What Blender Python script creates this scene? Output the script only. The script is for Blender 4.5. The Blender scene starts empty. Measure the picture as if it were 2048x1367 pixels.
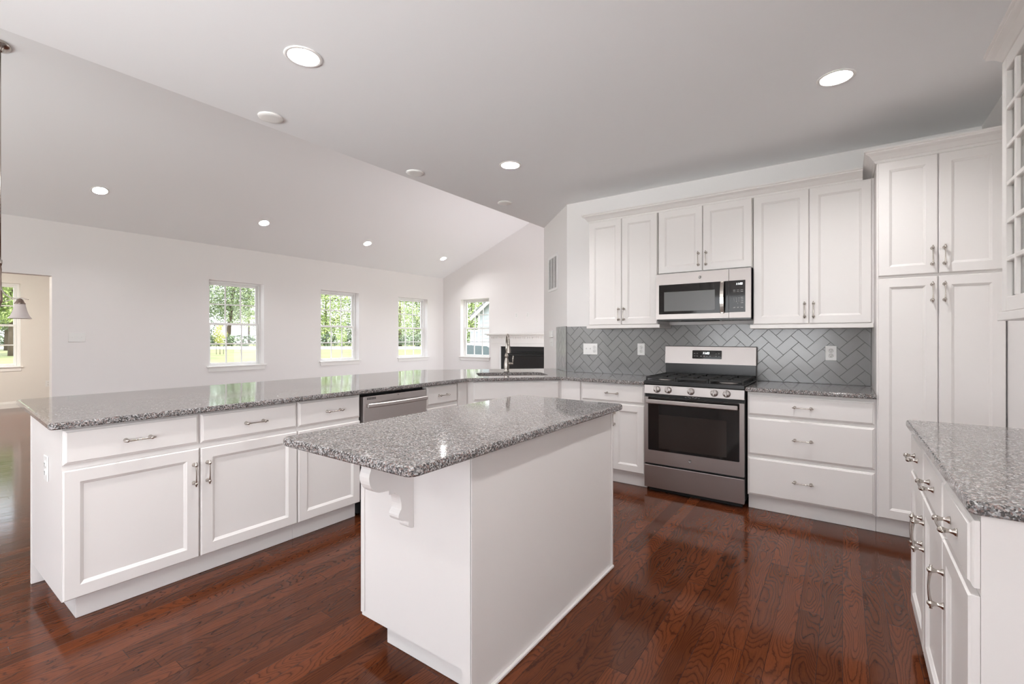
import bpy, bmesh, math, random
from mathutils import Vector, Matrix
from mathutils.geometry import delaunay_2d_cdt
R = math.radians
random.seed(7)
SC = bpy.context.scene
COL = SC.collection

# ------------------------------------------------------------------ camera
H_EYE = 1.283
cam_d = bpy.data.cameras.new('camera')
cam_d.sensor_width = 36.0
cam_d.lens = 36.0 * 924.5 / 2048.0
cam_d.shift_y = -0.00435
cam_d.clip_start = 0.02
cam_d.clip_end = 600
cam = bpy.data.objects.new('camera', cam_d)
cam.location = (0, 0, H_EYE)
cam.rotation_euler = (R(90), 0, R(35.575))
COL.objects.link(cam)
SC.camera = cam

# ------------------------------------------------------------------ world, sun, added fill lights, exposure
SC.view_settings.view_transform = 'Standard'
SC.view_settings.look = 'None'
SC.view_settings.gamma = 1
SC.view_settings.exposure = 0.04
SC.view_settings.use_curve_mapping = False
SC.cycles.max_bounces = 12
SC.cycles.diffuse_bounces = 6
SC.cycles.glossy_bounces = 5
SC.cycles.transparent_max_bounces = 12
SC.cycles.sample_clamp_indirect = 6.0
SC.cycles.use_denoising = True

SKY_STRENGTH = 0.78
SUN_STRENGTH = 6.0
LAMP_STRENGTH = 660.0       # kitchen lamps
LAMP_STRENGTH_VAULT = 800.0

world = bpy.data.worlds.new('world')
SC.world = world
world.use_nodes = True
wn = world.node_tree
sky = wn.nodes.new('ShaderNodeTexSky')
sky.sky_type = 'NISHITA'
sky.sun_disc = False
sky.sun_elevation = R(52)
sky.sun_rotation = R(90)
sky.air_density = 1.0
sky.dust_density = 4.0
mixw = wn.nodes.new('ShaderNodeMixRGB')
mixw.inputs[0].default_value = 0.65
mixw.inputs[2].default_value = (6.5, 6.6, 6.85, 1)
wn.links.new(sky.outputs[0], mixw.inputs[1])
wn.links.new(mixw.outputs[0], wn.nodes['Background'].inputs[0])
wn.nodes['Background'].inputs[1].default_value = SKY_STRENGTH

sun_d = bpy.data.lights.new('sun', 'SUN')
sun_d.energy = SUN_STRENGTH
sun_d.angle = R(1.5)
sun_d.color = (1.0, 0.98, 0.96)
sun = bpy.data.objects.new('sun', sun_d)
sun.rotation_euler = (0, R(40), 0)          # light travels towards -X
COL.objects.link(sun)


FILLS = []


def fill_light(name, loc, sx, sz, watts, rot=(R(90), 0, 0), col=(0.95, 0.965, 1.0), spread=R(100)):
    l = bpy.data.lights.new(name, 'AREA')
    l.shape = 'RECTANGLE'
    l.size, l.size_y = sx, sz
    l.energy = watts
    l.color = col
    l.spread = spread
    o = bpy.data.objects.new(name, l)
    o.location = loc
    o.rotation_euler = rot
    COL.objects.link(o)
    FILLS.append(o)
    return o


REAR_Y = -3.6
UP = R(140)
# added area lights, unseen, aimed up to brighten the ceilings and rooms
# (an area light looks down -Z; rotating it about X past 90 degrees aims it at +Y and up)
fill_light('fill_light', (-5.6, REAR_Y - 0.25, 0.75), 2.6, 1.6, 54, (UP, 0, 0))
fill_light('fill_light', (-1.6, REAR_Y - 0.25, 0.95), 2.6, 1.4, 46, (UP, 0, 0))
fill_light('fill_light', (-2.85, 6.8, 0.9), 2.2, 1.8, 44, (R(125), 0, R(90)), spread=R(150))
fill_light('fill_light', (1.15, -2.1, 0.95), 2.2, 1.4, 96, (R(130), 0, R(66)), spread=R(120))
fill_light('fill_light', (-1.6, REAR_Y - 0.25, 0.95), 2.6, 1.4, 30, (R(112), 0, 0), spread=R(60))


# ------------------------------------------------------------------ materials
def lin(c):
    return tuple(((v / 255.0) / 12.92 if v / 255.0 <= 0.04045 else ((v / 255.0 + 0.055) / 1.055) ** 2.4) for v in c)


def principled(name, col, rough=0.5, metal=0.0, coat=0.0, spec=0.5, emit=None, es=0.0):
    m = bpy.data.materials.new(name)
    m.use_nodes = True
    b = m.node_tree.nodes['Principled BSDF']
    b.inputs['Base Color'].default_value = (*col, 1)
    b.inputs['Roughness'].default_value = rough
    b.inputs['Metallic'].default_value = metal
    b.inputs['Coat Weight'].default_value = coat
    b.inputs['Specular IOR Level'].default_value = spec
    if emit:
        b.inputs['Emission Color'].default_value = (*emit, 1)
        b.inputs['Emission Strength'].default_value = es
    return m


def N(m, t, **kw):
    n = m.node_tree.nodes.new(t)
    for k, v in kw.items():
        setattr(n, k, v)
    return n


def L(m, a, b):
    m.node_tree.links.new(a, b)


def bsdf(m):
    return m.node_tree.nodes['Principled BSDF']


def math_n(m, op, a, b=None, c=None):
    n = N(m, 'ShaderNodeMath', operation=op)
    for i, v in enumerate((a, b, c)):
        if v is None:
            continue
        if isinstance(v, (int, float)):
            n.inputs[i].default_value = v
        else:
            L(m, v, n.inputs[i])
    return n.outputs[0]


def add_noise_bump(m, scale, strength, dist=0.001):
    tc = N(m, 'ShaderNodeNewGeometry')
    no = N(m, 'ShaderNodeTexNoise')
    no.inputs['Scale'].default_value = scale
    no.inputs['Detail'].default_value = 3
    L(m, tc.outputs['Position'], no.inputs['Vector'])
    bu = N(m, 'ShaderNodeBump')
    bu.inputs['Strength'].default_value = strength
    bu.inputs['Distance'].default_value = dist
    L(m, no.outputs[0], bu.inputs['Height'])
    L(m, bu.outputs[0], bsdf(m).inputs['Normal'])
    return m


M = {}
M['wall'] = add_noise_bump(principled('wall_paint', (0.83, 0.81, 0.805), 0.65), 140, 0.12)
M['ceil'] = add_noise_bump(principled('ceiling_paint', (0.90, 0.91, 0.92), 0.8), 140, 0.12)
M['cream'] = add_noise_bump(principled('cream_wall_paint', (0.80, 0.775, 0.735), 0.65), 140, 0.12)
M['trim'] = principled('white_trim', (0.86, 0.85, 0.83), 0.35)
M['cab'] = add_noise_bump(principled('white_cabinet_paint', (0.785, 0.758, 0.742), 0.33), 60, 0.03)
M['cabin'] = principled('cabinet_interior', (0.72, 0.69, 0.66), 0.5)
M['vinyl'] = principled('white_vinyl', (0.85, 0.85, 0.84), 0.35)
M['plate'] = principled('white_plastic', (0.84, 0.84, 0.83), 0.3)
M['slot'] = principled('dark_slot', (0.02, 0.02, 0.02), 0.6)
M['black'] = principled('black_enamel', (0.012, 0.012, 0.013), 0.25)
M['blackm'] = principled('black_matte', (0.010, 0.010, 0.010), 0.55)
M['glassb'] = principled('black_glass', (0.006, 0.005, 0.005), 0.06)
M['ovenw'] = principled('oven_window', (0.022, 0.016, 0.014), 0.08)
M['microw'] = principled('microwave_window', (0.12, 0.12, 0.12), 0.25)
M['chrome'] = principled('satin_nickel', (0.52, 0.48, 0.44), 0.22, 1.0)
M['bronze'] = principled('brushed_bronze', (0.28, 0.22, 0.19), 0.3, 1.0)
M['fire'] = principled('black_slate', (0.010, 0.010, 0.011), 0.5)
M['mark'] = principled('grey_print', (0.35, 0.35, 0.35), 0.5)
M['digits'] = principled('lit_digits', (0.9, 0.95, 1.0), 0.5, emit=(0.95, 1.0, 1.0), es=4.0)
M['lens'] = principled('lamp_lens', (1, 1, 1), 0.5, emit=(1.0, 0.985, 0.975), es=LAMP_STRENGTH)
M['lens_small'] = principled('small_lamp_lens', (1, 1, 1), 0.5, emit=(1.0, 0.985, 0.975), es=LAMP_STRENGTH_VAULT)
M['frost'] = principled('frosted_glass', (0.66, 0.60, 0.58), 0.35)
M['emblem'] = principled('grey_emblem', (0.30, 0.29, 0.28), 0.35, 0.8)
M['grout'] = principled('grey_grout', (0.13, 0.125, 0.125), 0.8)
M['tile'] = add_noise_bump(principled('grey_tile', (0.245, 0.243, 0.242), 0.16), 18, 0.10, 0.002)
M['siding'] = principled('grey_siding', (0.42, 0.45, 0.48), 0.6)
M['roof'] = principled('grey_shingle', (0.16, 0.16, 0.17), 0.8)
M['bluegrey'] = principled('pale_blue_metal', (0.55, 0.6, 0.7), 0.5)
M['concrete'] = principled('pale_concrete', (0.62, 0.61, 0.58), 0.8)
M['asphalt'] = principled('pale_asphalt', (0.42, 0.42, 0.42), 0.8)
M['bark'] = principled('grey_bark', (0.10, 0.075, 0.055), 0.85)
M['wire'] = principled('dark_wire', (0.04, 0.04, 0.04), 0.6)
M['carpaint'] = principled('silver_car_paint', (0.55, 0.56, 0.57), 0.25, 0.3, coat=0.6)
M['carglass'] = principled('dark_car_glass', (0.05, 0.07, 0.07), 0.06)
M['rubber'] = principled('black_rubber', (0.015, 0.015, 0.015), 0.8)


def stainless(name, col=(0.54, 0.50, 0.485), rough=0.46, axis='x'):
    m = principled(name, col, rough, 1.0)
    tc = N(m, 'ShaderNodeTexCoord')
    mp = N(m, 'ShaderNodeMapping')
    mp.inputs['Scale'].default_value = (3, 3, 700) if axis == 'x' else (700, 3, 3)
    L(m, tc.outputs['Object'], mp.inputs[0])
    no = N(m, 'ShaderNodeTexNoise')
    no.inputs['Scale'].default_value = 1.0
    no.inputs['Detail'].default_value = 2
    L(m, mp.outputs[0], no.inputs['Vector'])
    mr = N(m, 'ShaderNodeMapRange')
    mr.inputs['To Min'].default_value = rough - 0.05
    mr.inputs['To Max'].default_value = rough + 0.08
    L(m, no.outputs[0], mr.inputs[0])
    L(m, mr.outputs[0], bsdf(m).inputs['Roughness'])
    bsdf(m).inputs['Anisotropic'].default_value = 0.85
    tv = N(m, 'ShaderNodeVectorTransform', vector_type='VECTOR', convert_from='OBJECT', convert_to='WORLD')
    tv.inputs[0].default_value = (1, 0, 0)
    L(m, tv.outputs[0], bsdf(m).inputs['Tangent'])
    bu = N(m, 'ShaderNodeBump')
    bu.inputs['Strength'].default_value = 0.06
    bu.inputs['Distance'].default_value = 0.0006
    L(m, no.outputs[0], bu.inputs['Height'])
    L(m, bu.outputs[0], bsdf(m).inputs['Normal'])
    return m


M['steel'] = stainless('stainless_steel')


def glass_mat(name, tint=(1, 1, 1), refl=0.06):
    m = bpy.data.materials.new(name)
    m.use_nodes = True
    nt = m.node_tree
    nt.nodes.remove(nt.nodes['Principled BSDF'])
    out = nt.nodes['Material Output']
    tr = N(m, 'ShaderNodeBsdfTransparent')
    tr.inputs[0].default_value = (*tint, 1)
    gl = N(m, 'ShaderNodeBsdfGlossy')
    gl.inputs['Roughness'].default_value = 0.02
    fr = N(m, 'ShaderNodeFresnel')
    fr.inputs[0].default_value = 1.45
    mx = N(m, 'ShaderNodeMixShader')
    geo = N(m, 'ShaderNodeNewGeometry')       # reflect at the outer skin of the thin pane only
    L(m, math_n(m, 'MULTIPLY', fr.outputs[0], math_n(m, 'SUBTRACT', 1.0, geo.outputs['Backfacing'])), mx.inputs[0])
    L(m, tr.outputs[0], mx.inputs[1])
    L(m, gl.outputs[0], mx.inputs[2])
    L(m, mx.outputs[0], out.inputs[0])
    return m


M['glass'] = glass_mat('window_glass', (0.97, 0.98, 0.975))


def granite():
    m = principled('grey_granite', (0.3, 0.28, 0.27), 0.07)
    b = bsdf(m)
    geo = N(m, 'ShaderNodeNewGeometry')
    dn = N(m, 'ShaderNodeTexNoise')
    dn.inputs['Scale'].default_value = 120
    dn.inputs['Detail'].default_value = 2
    L(m, geo.outputs['Position'], dn.inputs['Vector'])
    sc = N(m, 'ShaderNodeVectorMath', operation='SCALE')
    sc.inputs['Scale'].default_value = 0.007
    L(m, dn.outputs['Color'], sc.inputs[0])
    ad = N(m, 'ShaderNodeVectorMath', operation='ADD')
    L(m, geo.outputs['Position'], ad.inputs[0])
    L(m, sc.outputs[0], ad.inputs[1])
    vo = N(m, 'ShaderNodeTexVoronoi')
    vo.inputs['Scale'].default_value = 225
    L(m, ad.outputs[0], vo.inputs['Vector'])
    sp = N(m, 'ShaderNodeSeparateColor')
    L(m, vo.outputs['Color'], sp.inputs[0])
    rp = N(m, 'ShaderNodeValToRGB')
    rp.color_ramp.interpolation = 'CONSTANT'
    els = [(0.0, (0.012, 0.012, 0.014)), (0.20, (0.06, 0.06, 0.062)), (0.36, (0.17, 0.168, 0.17)),
           (0.52, (0.34, 0.28, 0.265)), (0.64, (0.36, 0.365, 0.37)), (0.78, (0.55, 0.545, 0.54)), (0.90, (0.20, 0.13, 0.115))]
    for i, (p, c) in enumerate(els):
        e = rp.color_ramp.elements[i] if i < 2 else rp.color_ramp.elements.new(p)
        e.position = p
        e.color = (*c, 1)
    L(m, sp.outputs[0], rp.inputs[0])
    # fine second layer of crystals
    v2 = N(m, 'ShaderNodeTexVoronoi')
    v2.inputs['Scale'].default_value = 420
    L(m, ad.outputs[0], v2.inputs['Vector'])
    s2 = N(m, 'ShaderNodeSeparateColor')
    L(m, v2.outputs['Color'], s2.inputs[0])
    r2 = N(m, 'ShaderNodeValToRGB')
    r2.color_ramp.interpolation = 'CONSTANT'
    els = [(0.0, (0.02, 0.02, 0.022)), (0.22, (0.20, 0.195, 0.19)), (0.5, (0.40, 0.385, 0.37)), (0.8, (0.28, 0.2, 0.18))]
    for i, (p, c) in enumerate(els):
        e = r2.color_ramp.elements[i] if i < 2 else r2.color_ramp.elements.new(p)
        e.position = p
        e.color = (*c, 1)
    L(m, s2.outputs[1], r2.inputs[0])
    mx = N(m, 'ShaderNodeMixRGB')
    mx.inputs[0].default_value = 0.22
    L(m, rp.outputs[0], mx.inputs[1])
    L(m, r2.outputs[0], mx.inputs[2])
    gm = N(m, 'ShaderNodeHueSaturation')
    gm.inputs['Value'].default_value = 0.92
    L(m, mx.outputs[0], gm.inputs['Color'])
    L(m, gm.outputs[0], b.inputs['Base Color'])
    b.inputs['Specular IOR Level'].default_value = 0.62
    return m


M['granite'] = granite()


def oak_floor():
    m = principled('red_oak_boards', (0.12, 0.03, 0.015), 0.2)
    b = bsdf(m)
    geo = N(m, 'ShaderNodeNewGeometry')
    sx = N(m, 'ShaderNodeSeparateXYZ')
    L(m, geo.outputs['Position'], sx.inputs[0])
    X, Y = sx.outputs[0], sx.outputs[1]
    W = 0.083
    xs = math_n(m, 'DIVIDE', X, W)
    ix = math_n(m, 'FLOOR', xs)
    fx = math_n(m, 'FRACT', xs)
    w1 = N(m, 'ShaderNodeTexWhiteNoise', noise_dimensions='1D')
    L(m, ix, w1.inputs['W'])
    ys = math_n(m, 'ADD', math_n(m, 'DIVIDE', Y, 1.05), math_n(m, 'MULTIPLY', w1.outputs['Value'], 7.3))
    iy = math_n(m, 'FLOOR', ys)
    fy = math_n(m, 'FRACT', ys)
    cb = N(m, 'ShaderNodeCombineXYZ')
    L(m, ix, cb.inputs[0])
    L(m, iy, cb.inputs[1])
    w2 = N(m, 'ShaderNodeTexWhiteNoise', noise_dimensions='3D')
    L(m, cb.outputs[0], w2.inputs['Vector'])
    rid = w2.outputs['Value']
    # growth rings: stretched noise turned into contour lines, different on every board
    off = math_n(m, 'MULTIPLY', rid, 37.0)
    c1 = N(m, 'ShaderNodeCombineXYZ')
    L(m, math_n(m, 'MULTIPLY', X, 9.0), c1.inputs[0])
    L(m, math_n(m, 'MULTIPLY', Y, 1.7), c1.inputs[1])
    L(m, off, c1.inputs[2])
    n1 = N(m, 'ShaderNodeTexNoise')
    n1.inputs['Scale'].default_value = 1.0
    n1.inputs['Detail'].default_value = 1.5
    n1.inputs['Roughness'].default_value = 0.4
    n1.inputs['Distortion'].default_value = 0.25
    L(m, c1.outputs[0], n1.inputs['Vector'])
    # fine wobble
    n3 = N(m, 'ShaderNodeTexNoise')
    n3.inputs['Scale'].default_value = 55
    n3.inputs['Detail'].default_value = 2
    L(m, geo.outputs['Position'], n3.inputs['Vector'])
    ringv = math_n(m, 'ADD', math_n(m, 'MULTIPLY', n1.outputs[0], 25.0), math_n(m, 'MULTIPLY', n3.outputs[0], 0.5))
    ring = math_n(m, 'FRACT', ringv)
    rr = N(m, 'ShaderNodeValToRGB')
    for i, (p, v) in enumerate([(0.0, 0.25), (0.10, 0.72), (0.5, 1.0), (0.84, 0.88), (0.95, 0.2)]):
        e = rr.color_ramp.elements[i] if i < 2 else rr.color_ramp.elements.new(p)
        e.position = p
        e.color = (v, v, v, 1)
    L(m, ring, rr.inputs[0])
    # pores: long thin streaks
    c2 = N(m, 'ShaderNodeCombineXYZ')
    L(m, math_n(m, 'MULTIPLY', X, 420.0), c2.inputs[0])
    L(m, math_n(m, 'MULTIPLY', Y, 14.0), c2.inputs[1])
    n2 = N(m, 'ShaderNodeTexNoise')
    n2.inputs['Scale'].default_value = 1.0
    n2.inputs['Detail'].default_value = 2
    L(m, c2.outputs[0], n2.inputs['Vector'])
    pore = N(m, 'ShaderNodeMapRange')
    pore.inputs['From Min'].default_value = 0.35
    pore.inputs['From Max'].default_value = 0.6
    pore.inputs['To Min'].default_value = 0.72
    L(m, n2.outputs[0], pore.inputs[0])
    grain = math_n(m, 'MULTIPLY', rr.outputs[0], pore.outputs[0])
    mixg = N(m, 'ShaderNodeMixRGB')
    L(m, grain, mixg.inputs[0])
    mixg.inputs[1].default_value = (0.036, 0.0105, 0.0050, 1)
    mixg.inputs[2].default_value = (0.122, 0.0335, 0.0125, 1)
    # board to board tone
    tone = N(m, 'ShaderNodeMapRange')
    tone.inputs['To Min'].default_value = 0.68
    tone.inputs['To Max'].default_value = 1.25
    L(m, rid, tone.inputs[0])
    hs = N(m, 'ShaderNodeHueSaturation')
    hs.inputs['Saturation'].default_value = 1.0
    L(m, tone.outputs[0], hs.inputs['Value'])
    L(m, mixg.outputs[0], hs.inputs['Color'])
    # seams
    e1 = math_n(m, 'MINIMUM', fx, math_n(m, 'SUBTRACT', 1.0, fx))
    e2 = math_n(m, 'MULTIPLY', math_n(m, 'MINIMUM', fy, math_n(m, 'SUBTRACT', 1.0, fy)), 12.6)
    ed = math_n(m, 'MINIMUM', e1, e2)
    seam = N(m, 'ShaderNodeMapRange')
    seam.inputs['From Min'].default_value = 0.004
    seam.inputs['From Max'].default_value = 0.016
    L(m, ed, seam.inputs[0])
    mxs = N(m, 'ShaderNodeMixRGB')
    L(m, seam.outputs[0], mxs.inputs[0])
    mxs.inputs[1].default_value = (0.020, 0.006, 0.004, 1)
    L(m, hs.outputs[0], mxs.inputs[2])
    L(m, mxs.outputs[0], b.inputs['Base Color'])
    bu = N(m, 'ShaderNodeBump')
    bu.inputs['Strength'].default_value = 0.25
    bu.inputs['Distance'].default_value = 0.0012
    hsum = math_n(m, 'ADD', math_n(m, 'MULTIPLY', grain, 0.22), math_n(m, 'ADD', seam.outputs[0], math_n(m, 'MULTIPLY', rid, 0.6)))
    L(m, hsum, bu.inputs['Height'])
    L(m, bu.outputs[0], b.inputs['Normal'])
    b.inputs['Roughness'].default_value = 0.10
    b.inputs['Specular IOR Level'].default_value = 0.19
    b.inputs['Coat Weight'].default_value = 0.0
    b.inputs['Coat Roughness'].default_value = 0.08
    return m


M['floor'] = oak_floor()


def speckled(name, c0, c1, scale, rough=0.9):
    m = principled(name, c0, rough)
    geo = N(m, 'ShaderNodeNewGeometry')
    no = N(m, 'ShaderNodeTexNoise')
    no.inputs['Scale'].default_value = scale
    no.inputs['Detail'].default_value = 4
    L(m, geo.outputs['Position'], no.inputs['Vector'])
    rp = N(m, 'ShaderNodeValToRGB')
    rp.color_ramp.elements[0].position = 0.35
    rp.color_ramp.elements[1].position = 0.65
    rp.color_ramp.elements[0].color = (*c0, 1)
    rp.color_ramp.elements[1].color = (*c1, 1)
    L(m, no.outputs[0], rp.inputs[0])
    L(m, rp.outputs[0], bsdf(m).inputs['Base Color'])
    return m


M['grass'] = speckled('lawn_grass', (0.105, 0.125, 0.040), (0.18, 0.185, 0.075), 0.35)
M['leaf_a'] = speckled('mid_green_leaves', (0.07, 0.11, 0.045), (0.26, 0.33, 0.17), 0.6, 0.6)
M['leaf_b'] = speckled('dark_needles', (0.04, 0.065, 0.035), (0.16, 0.21, 0.12), 0.6, 0.6)
M['leaf_c'] = speckled('yellow_green_leaves', (0.34, 0.36, 0.08), (0.5, 0.5, 0.18), 1.2, 0.6)
M['leaf_d'] = speckled('bright_green_leaves', (0.13, 0.20, 0.05), (0.38, 0.47, 0.18), 0.6, 0.6)


# ------------------------------------------------------------------ mesh helpers
class MB:
    def __init__(s):
        s.v, s.f, s.sm = [], [], []

    def face(s, idx, smooth=False):
        s.f.append(tuple(idx))
        s.sm.append(smooth)

    def box(s, x0, y0, z0, x1, y1, z1):
        if x0 > x1: x0, x1 = x1, x0
        if y0 > y1: y0, y1 = y1, y0
        if z0 > z1: z0, z1 = z1, z0
        b = len(s.v)
        s.v += [(x0, y0, z0), (x1, y0, z0), (x1, y1, z0), (x0, y1, z0), (x0, y0, z1), (x1, y0, z1), (x1, y1, z1), (x0, y1, z1)]
        for q in ((3, 2, 1, 0), (4, 5, 6, 7), (0, 1, 5, 4), (1, 2, 6, 5), (2, 3, 7, 6), (3, 0, 4, 7)):
            s.face([b + i for i in q])
        return s

    def bbox(s, x0, y0, z0, x1, y1, z1, bev=0.002, seg=1):
        bm = bmesh.new()
        bmesh.ops.create_cube(bm, size=1)
        for v in bm.verts:
            v.co = Vector(((x0 + x1) / 2 + v.co.x * abs(x1 - x0), (y0 + y1) / 2 + v.co.y * abs(y1 - y0), (z0 + z1) / 2 + v.co.z * abs(z1 - z0)))
        bmesh.ops.bevel(bm, geom=bm.edges[:], offset=bev, segments=seg, affect='EDGES', profile=0.5)
        s.add_bm(bm, smooth=False)
        return s

    def add_bm(s, bm, mat=None, smooth=False):
        b = len(s.v)
        bm.verts.index_update()
        for v in bm.verts:
            s.v.append(tuple(mat @ v.co) if mat else tuple(v.co))
        for f in bm.faces:
            s.face([b + v.index for v in f.verts], smooth)
        bm.free()
        return s

    def loops(s, loops, cap0=True, cap1=True, smooth=False, closed=True):
        """loft equal-length vertex loops"""
        b = len(s.v)
        n = len(loops[0])
        for lp in loops:
            s.v += [tuple(p) for p in lp]
        for k in range(len(loops) - 1):
            for i in range(n if closed else n - 1):
                j = (i + 1) % n
                s.face((b + k * n + i, b + k * n + j, b + (k + 1) * n + j, b + (k + 1) * n + i), smooth)
        if cap0: s.face([b + i for i in range(n)][::-1])
        if cap1: s.face([b + (len(loops) - 1) * n + i for i in range(n)])
        return s

    def lathe(s, prof, origin=(0, 0, 0), axis='z', n=24, smooth=True, caps=True):
        """prof: [(r, h)]"""
        ls = []
        for r, h in prof:
            r = max(r, 1e-5)
            lp = []
            for i in range(n):
                a = 2 * math.pi * i / n
                c, d = r * math.cos(a), r * math.sin(a)
                p = {'z': (c, d, h), 'y': (d, h, c), 'x': (h, c, d)}[axis]
                lp.append((origin[0] + p[0], origin[1] + p[1], origin[2] + p[2]))
            ls.append(lp)
        return s.loops(ls, caps, caps, smooth)

    def tube(s, pts, rad, n=10, smooth=True):
        pts = [Vector(p) for p in pts]
        if isinstance(rad, (int, float)): rad = [rad] * len(pts)
        ls = []
        up = None
        for i, p in enumerate(pts):
            d = (pts[min(i + 1, len(pts) - 1)] - pts[max(i - 1, 0)]).normalized()
            if up is None:
                up = Vector((0, 0, 1)) if abs(d.z) < 0.9 else Vector((1, 0, 0))
            a = d.cross(up)
            if a.length < 1e-4:
                up = Vector((1, 0, 0)); a = d.cross(up)
            a.normalize()
            bb = a.cross(d).normalized()
            up = bb
            ls.append([p + rad[i] * (a * math.cos(2 * math.pi * k / n) + bb * math.sin(2 * math.pi * k / n)) for k in range(n)])
        return s.loops(ls, True, True, smooth)

    def prism(s, poly, fn, t0, t1):
        """poly: 2D list, fn(u, v, t) -> 3D"""
        return s.loops([[fn(u, v, t0) for u, v in poly], [fn(u, v, t1) for u, v in poly]])

    def build(s, name, mat, parent=None, loc=None, rot=None):
        me = bpy.data.meshes.new(name)
        me.from_pydata(s.v, [], s.f)
        me.polygons.foreach_set('use_smooth', s.sm)
        bm = bmesh.new()
        bm.from_mesh(me)
        bmesh.ops.recalc_face_normals(bm, faces=bm.faces[:])
        bm.to_mesh(me)
        bm.free()
        me.materials.append(mat)
        return link(name, me, parent, loc, rot)


def link(name, data, parent=None, loc=None, rot=None):
    o = bpy.data.objects.new(name, data)
    COL.objects.link(o)
    if parent: o.parent = parent
    if loc: o.location = loc
    if rot: o.rotation_euler = rot
    return o


def tag(o, label=None, cat=None, group=None, kind=None):
    if label: o['label'] = label
    if cat: o['category'] = cat
    if group: o['group'] = group
    if kind: o['kind'] = kind
    return o


def thing(name, label, cat, loc=(0, 0, 0), rz=0.0, group=None):
    o = bpy.data.objects.new(name, None)
    o.empty_display_size = 0.1
    COL.objects.link(o)
    o.location = loc
    o.rotation_euler = (0, 0, rz)
    return tag(o, label, cat, group)


def copy_tree(o, parent=None):
    c = o.copy()
    COL.objects.link(c)
    if parent: c.parent = parent
    for ch in list(o.children):
        copy_tree(ch, c)
    return c


def print_on(o, mb, mat):
    """printing that belongs to a part's own surface"""
    me = o.data
    me.materials.append(mat)
    bm = bmesh.new()
    bm.from_mesh(me)
    vs = [bm.verts.new(v) for v in mb.v]
    for f in mb.f:
        bm.faces.new([vs[i] for i in f]).material_index = len(me.materials) - 1
    bm.to_mesh(me)
    bm.free()


def struct(o):
    return tag(o, kind='structure')


def inside(p, poly):
    x, y = p
    r = False
    n = len(poly)
    for i in range(n):
        x0, y0 = poly[i]
        x1, y1 = poly[(i + 1) % n]
        if (y0 > y) != (y1 > y) and x < (x1 - x0) * (y - y0) / (y1 - y0) + x0:
            r = not r
    return r


def area2(p):
    return sum(p[i][0] * p[(i + 1) % len(p)][1] - p[(i + 1) % len(p)][0] * p[i][1] for i in range(len(p)))


def cdt_faces(outer, holes):
    verts, edges = [], []
    for lp in [outer] + holes:
        b = len(verts)
        n = len(lp)
        verts += [Vector(p) for p in lp]
        edges += [(b + i, b + (i + 1) % n) for i in range(n)]
    vo, _, fo, *_ = delaunay_2d_cdt(verts, edges, [], 0, 1e-6)
    out = []
    for f in fo:
        c = sum((vo[i] for i in f), Vector((0, 0))) / len(f)
        if inside(c, outer) and not any(inside(c, h) for h in holes):
            out.append(f)
    return vo, out


def slab(mb, outer, holes, fn, t0, t1):
    """plate with holes: 2D outline mapped by fn(u, v, t)"""
    vo, fo = cdt_faces(outer, holes)
    for t in (t0, t1):
        b = len(mb.v)
        mb.v += [tuple(fn(v.x, v.y, t)) for v in vo]
        for f in fo:
            mb.face([b + i for i in f])
    for lp in [outer] + holes:
        mb.loops([[fn(u, v, t0) for u, v in lp], [fn(u, v, t1) for u, v in lp]], False, False)
    return mb


def offset_poly(poly, d):
    """inward offset of a CCW polygon"""
    n = len(poly)
    out = []
    for i in range(n):
        p0, p1, p2 = Vector(poly[i - 1]), Vector(poly[i]), Vector(poly[(i + 1) % n])
        a = (p1 - p0).normalized()
        b = (p2 - p1).normalized()
        na, nb = Vector((-a.y, a.x)), Vector((-b.y, b.x))
        k = na + nb
        k = k / max(k.length_squared / 2, 0.2)
        out.append((p1.x + k.x * d, p1.y + k.y * d))
    return out


def round_poly(poly, rad, seg=5):
    """poly [(x, y, r?)] CCW"""
    n = len(poly)
    out = []
    for i in range(n):
        p = Vector(poly[i][:2])
        r = poly[i][2] if len(poly[i]) > 2 else rad
        if r <= 0:
            out.append((p.x, p.y))
            continue
        a = (Vector(poly[i - 1][:2]) - p).normalized()
        b = (Vector(poly[(i + 1) % n][:2]) - p).normalized()
        ang = a.angle(b)
        d = r / math.tan(ang / 2)
        c = p + (a + b).normalized() * (r / math.sin(ang / 2))
        s0 = p + a * d - c
        s1 = p + b * d - c
        a0 = math.atan2(s0.y, s0.x)
        a1 = math.atan2(s1.y, s1.x)
        da = (a1 - a0 + math.pi) % (2 * math.pi) - math.pi
        for k in range(seg + 1):
            t = a0 + da * k / seg
            out.append((c.x + r * math.cos(t), c.y + r * math.sin(t)))
    return out


def circle(cx, cy, r, n=28):
    return [(cx + r * math.cos(2 * math.pi * i / n), cy + r * math.sin(2 * math.pi * i / n)) for i in range(n)]


def rect(u0, v0, u1, v1):
    return [(u0, v0), (u1, v0), (u1, v1), (u0, v1)]


# ------------------------------------------------------------------ room dimensions
RX = 0.775            # right wall
WY = 4.444           # range wall
EX = -3.207          # edge of the flat kitchen ceiling
FX = -8.055          # far wall with the windows
LY = 8.328           # fireplace wall
CZ = 2.73            # flat ceiling
VZ = 2.74            # vault springing
VM = 0.395           # vault slope
VT = VZ + VM * (EX - FX)
BX = -12.3           # back room far wall

# ---- floor
mb = MB()
mb.box(BX - 0.2, REAR_Y - 0.3, -0.12, RX + 0.15, LY + 0.15, 0)
struct(mb.build('floor', M['floor']))

# ---- downlight positions
KL = [(-2.26, 1.312), (-0.03, 3.144), (-2.27, 3.148)]
KX = [(-0.03, 1.31), (-2.26, -0.6), (-1.15, -2.4)]  # first inferred from the lit island side; other two added to brighten the room
VLX = -7.27
VL = [1.64, 3.58, 5.49, 7.52]
CAN_R = 0.078

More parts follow.
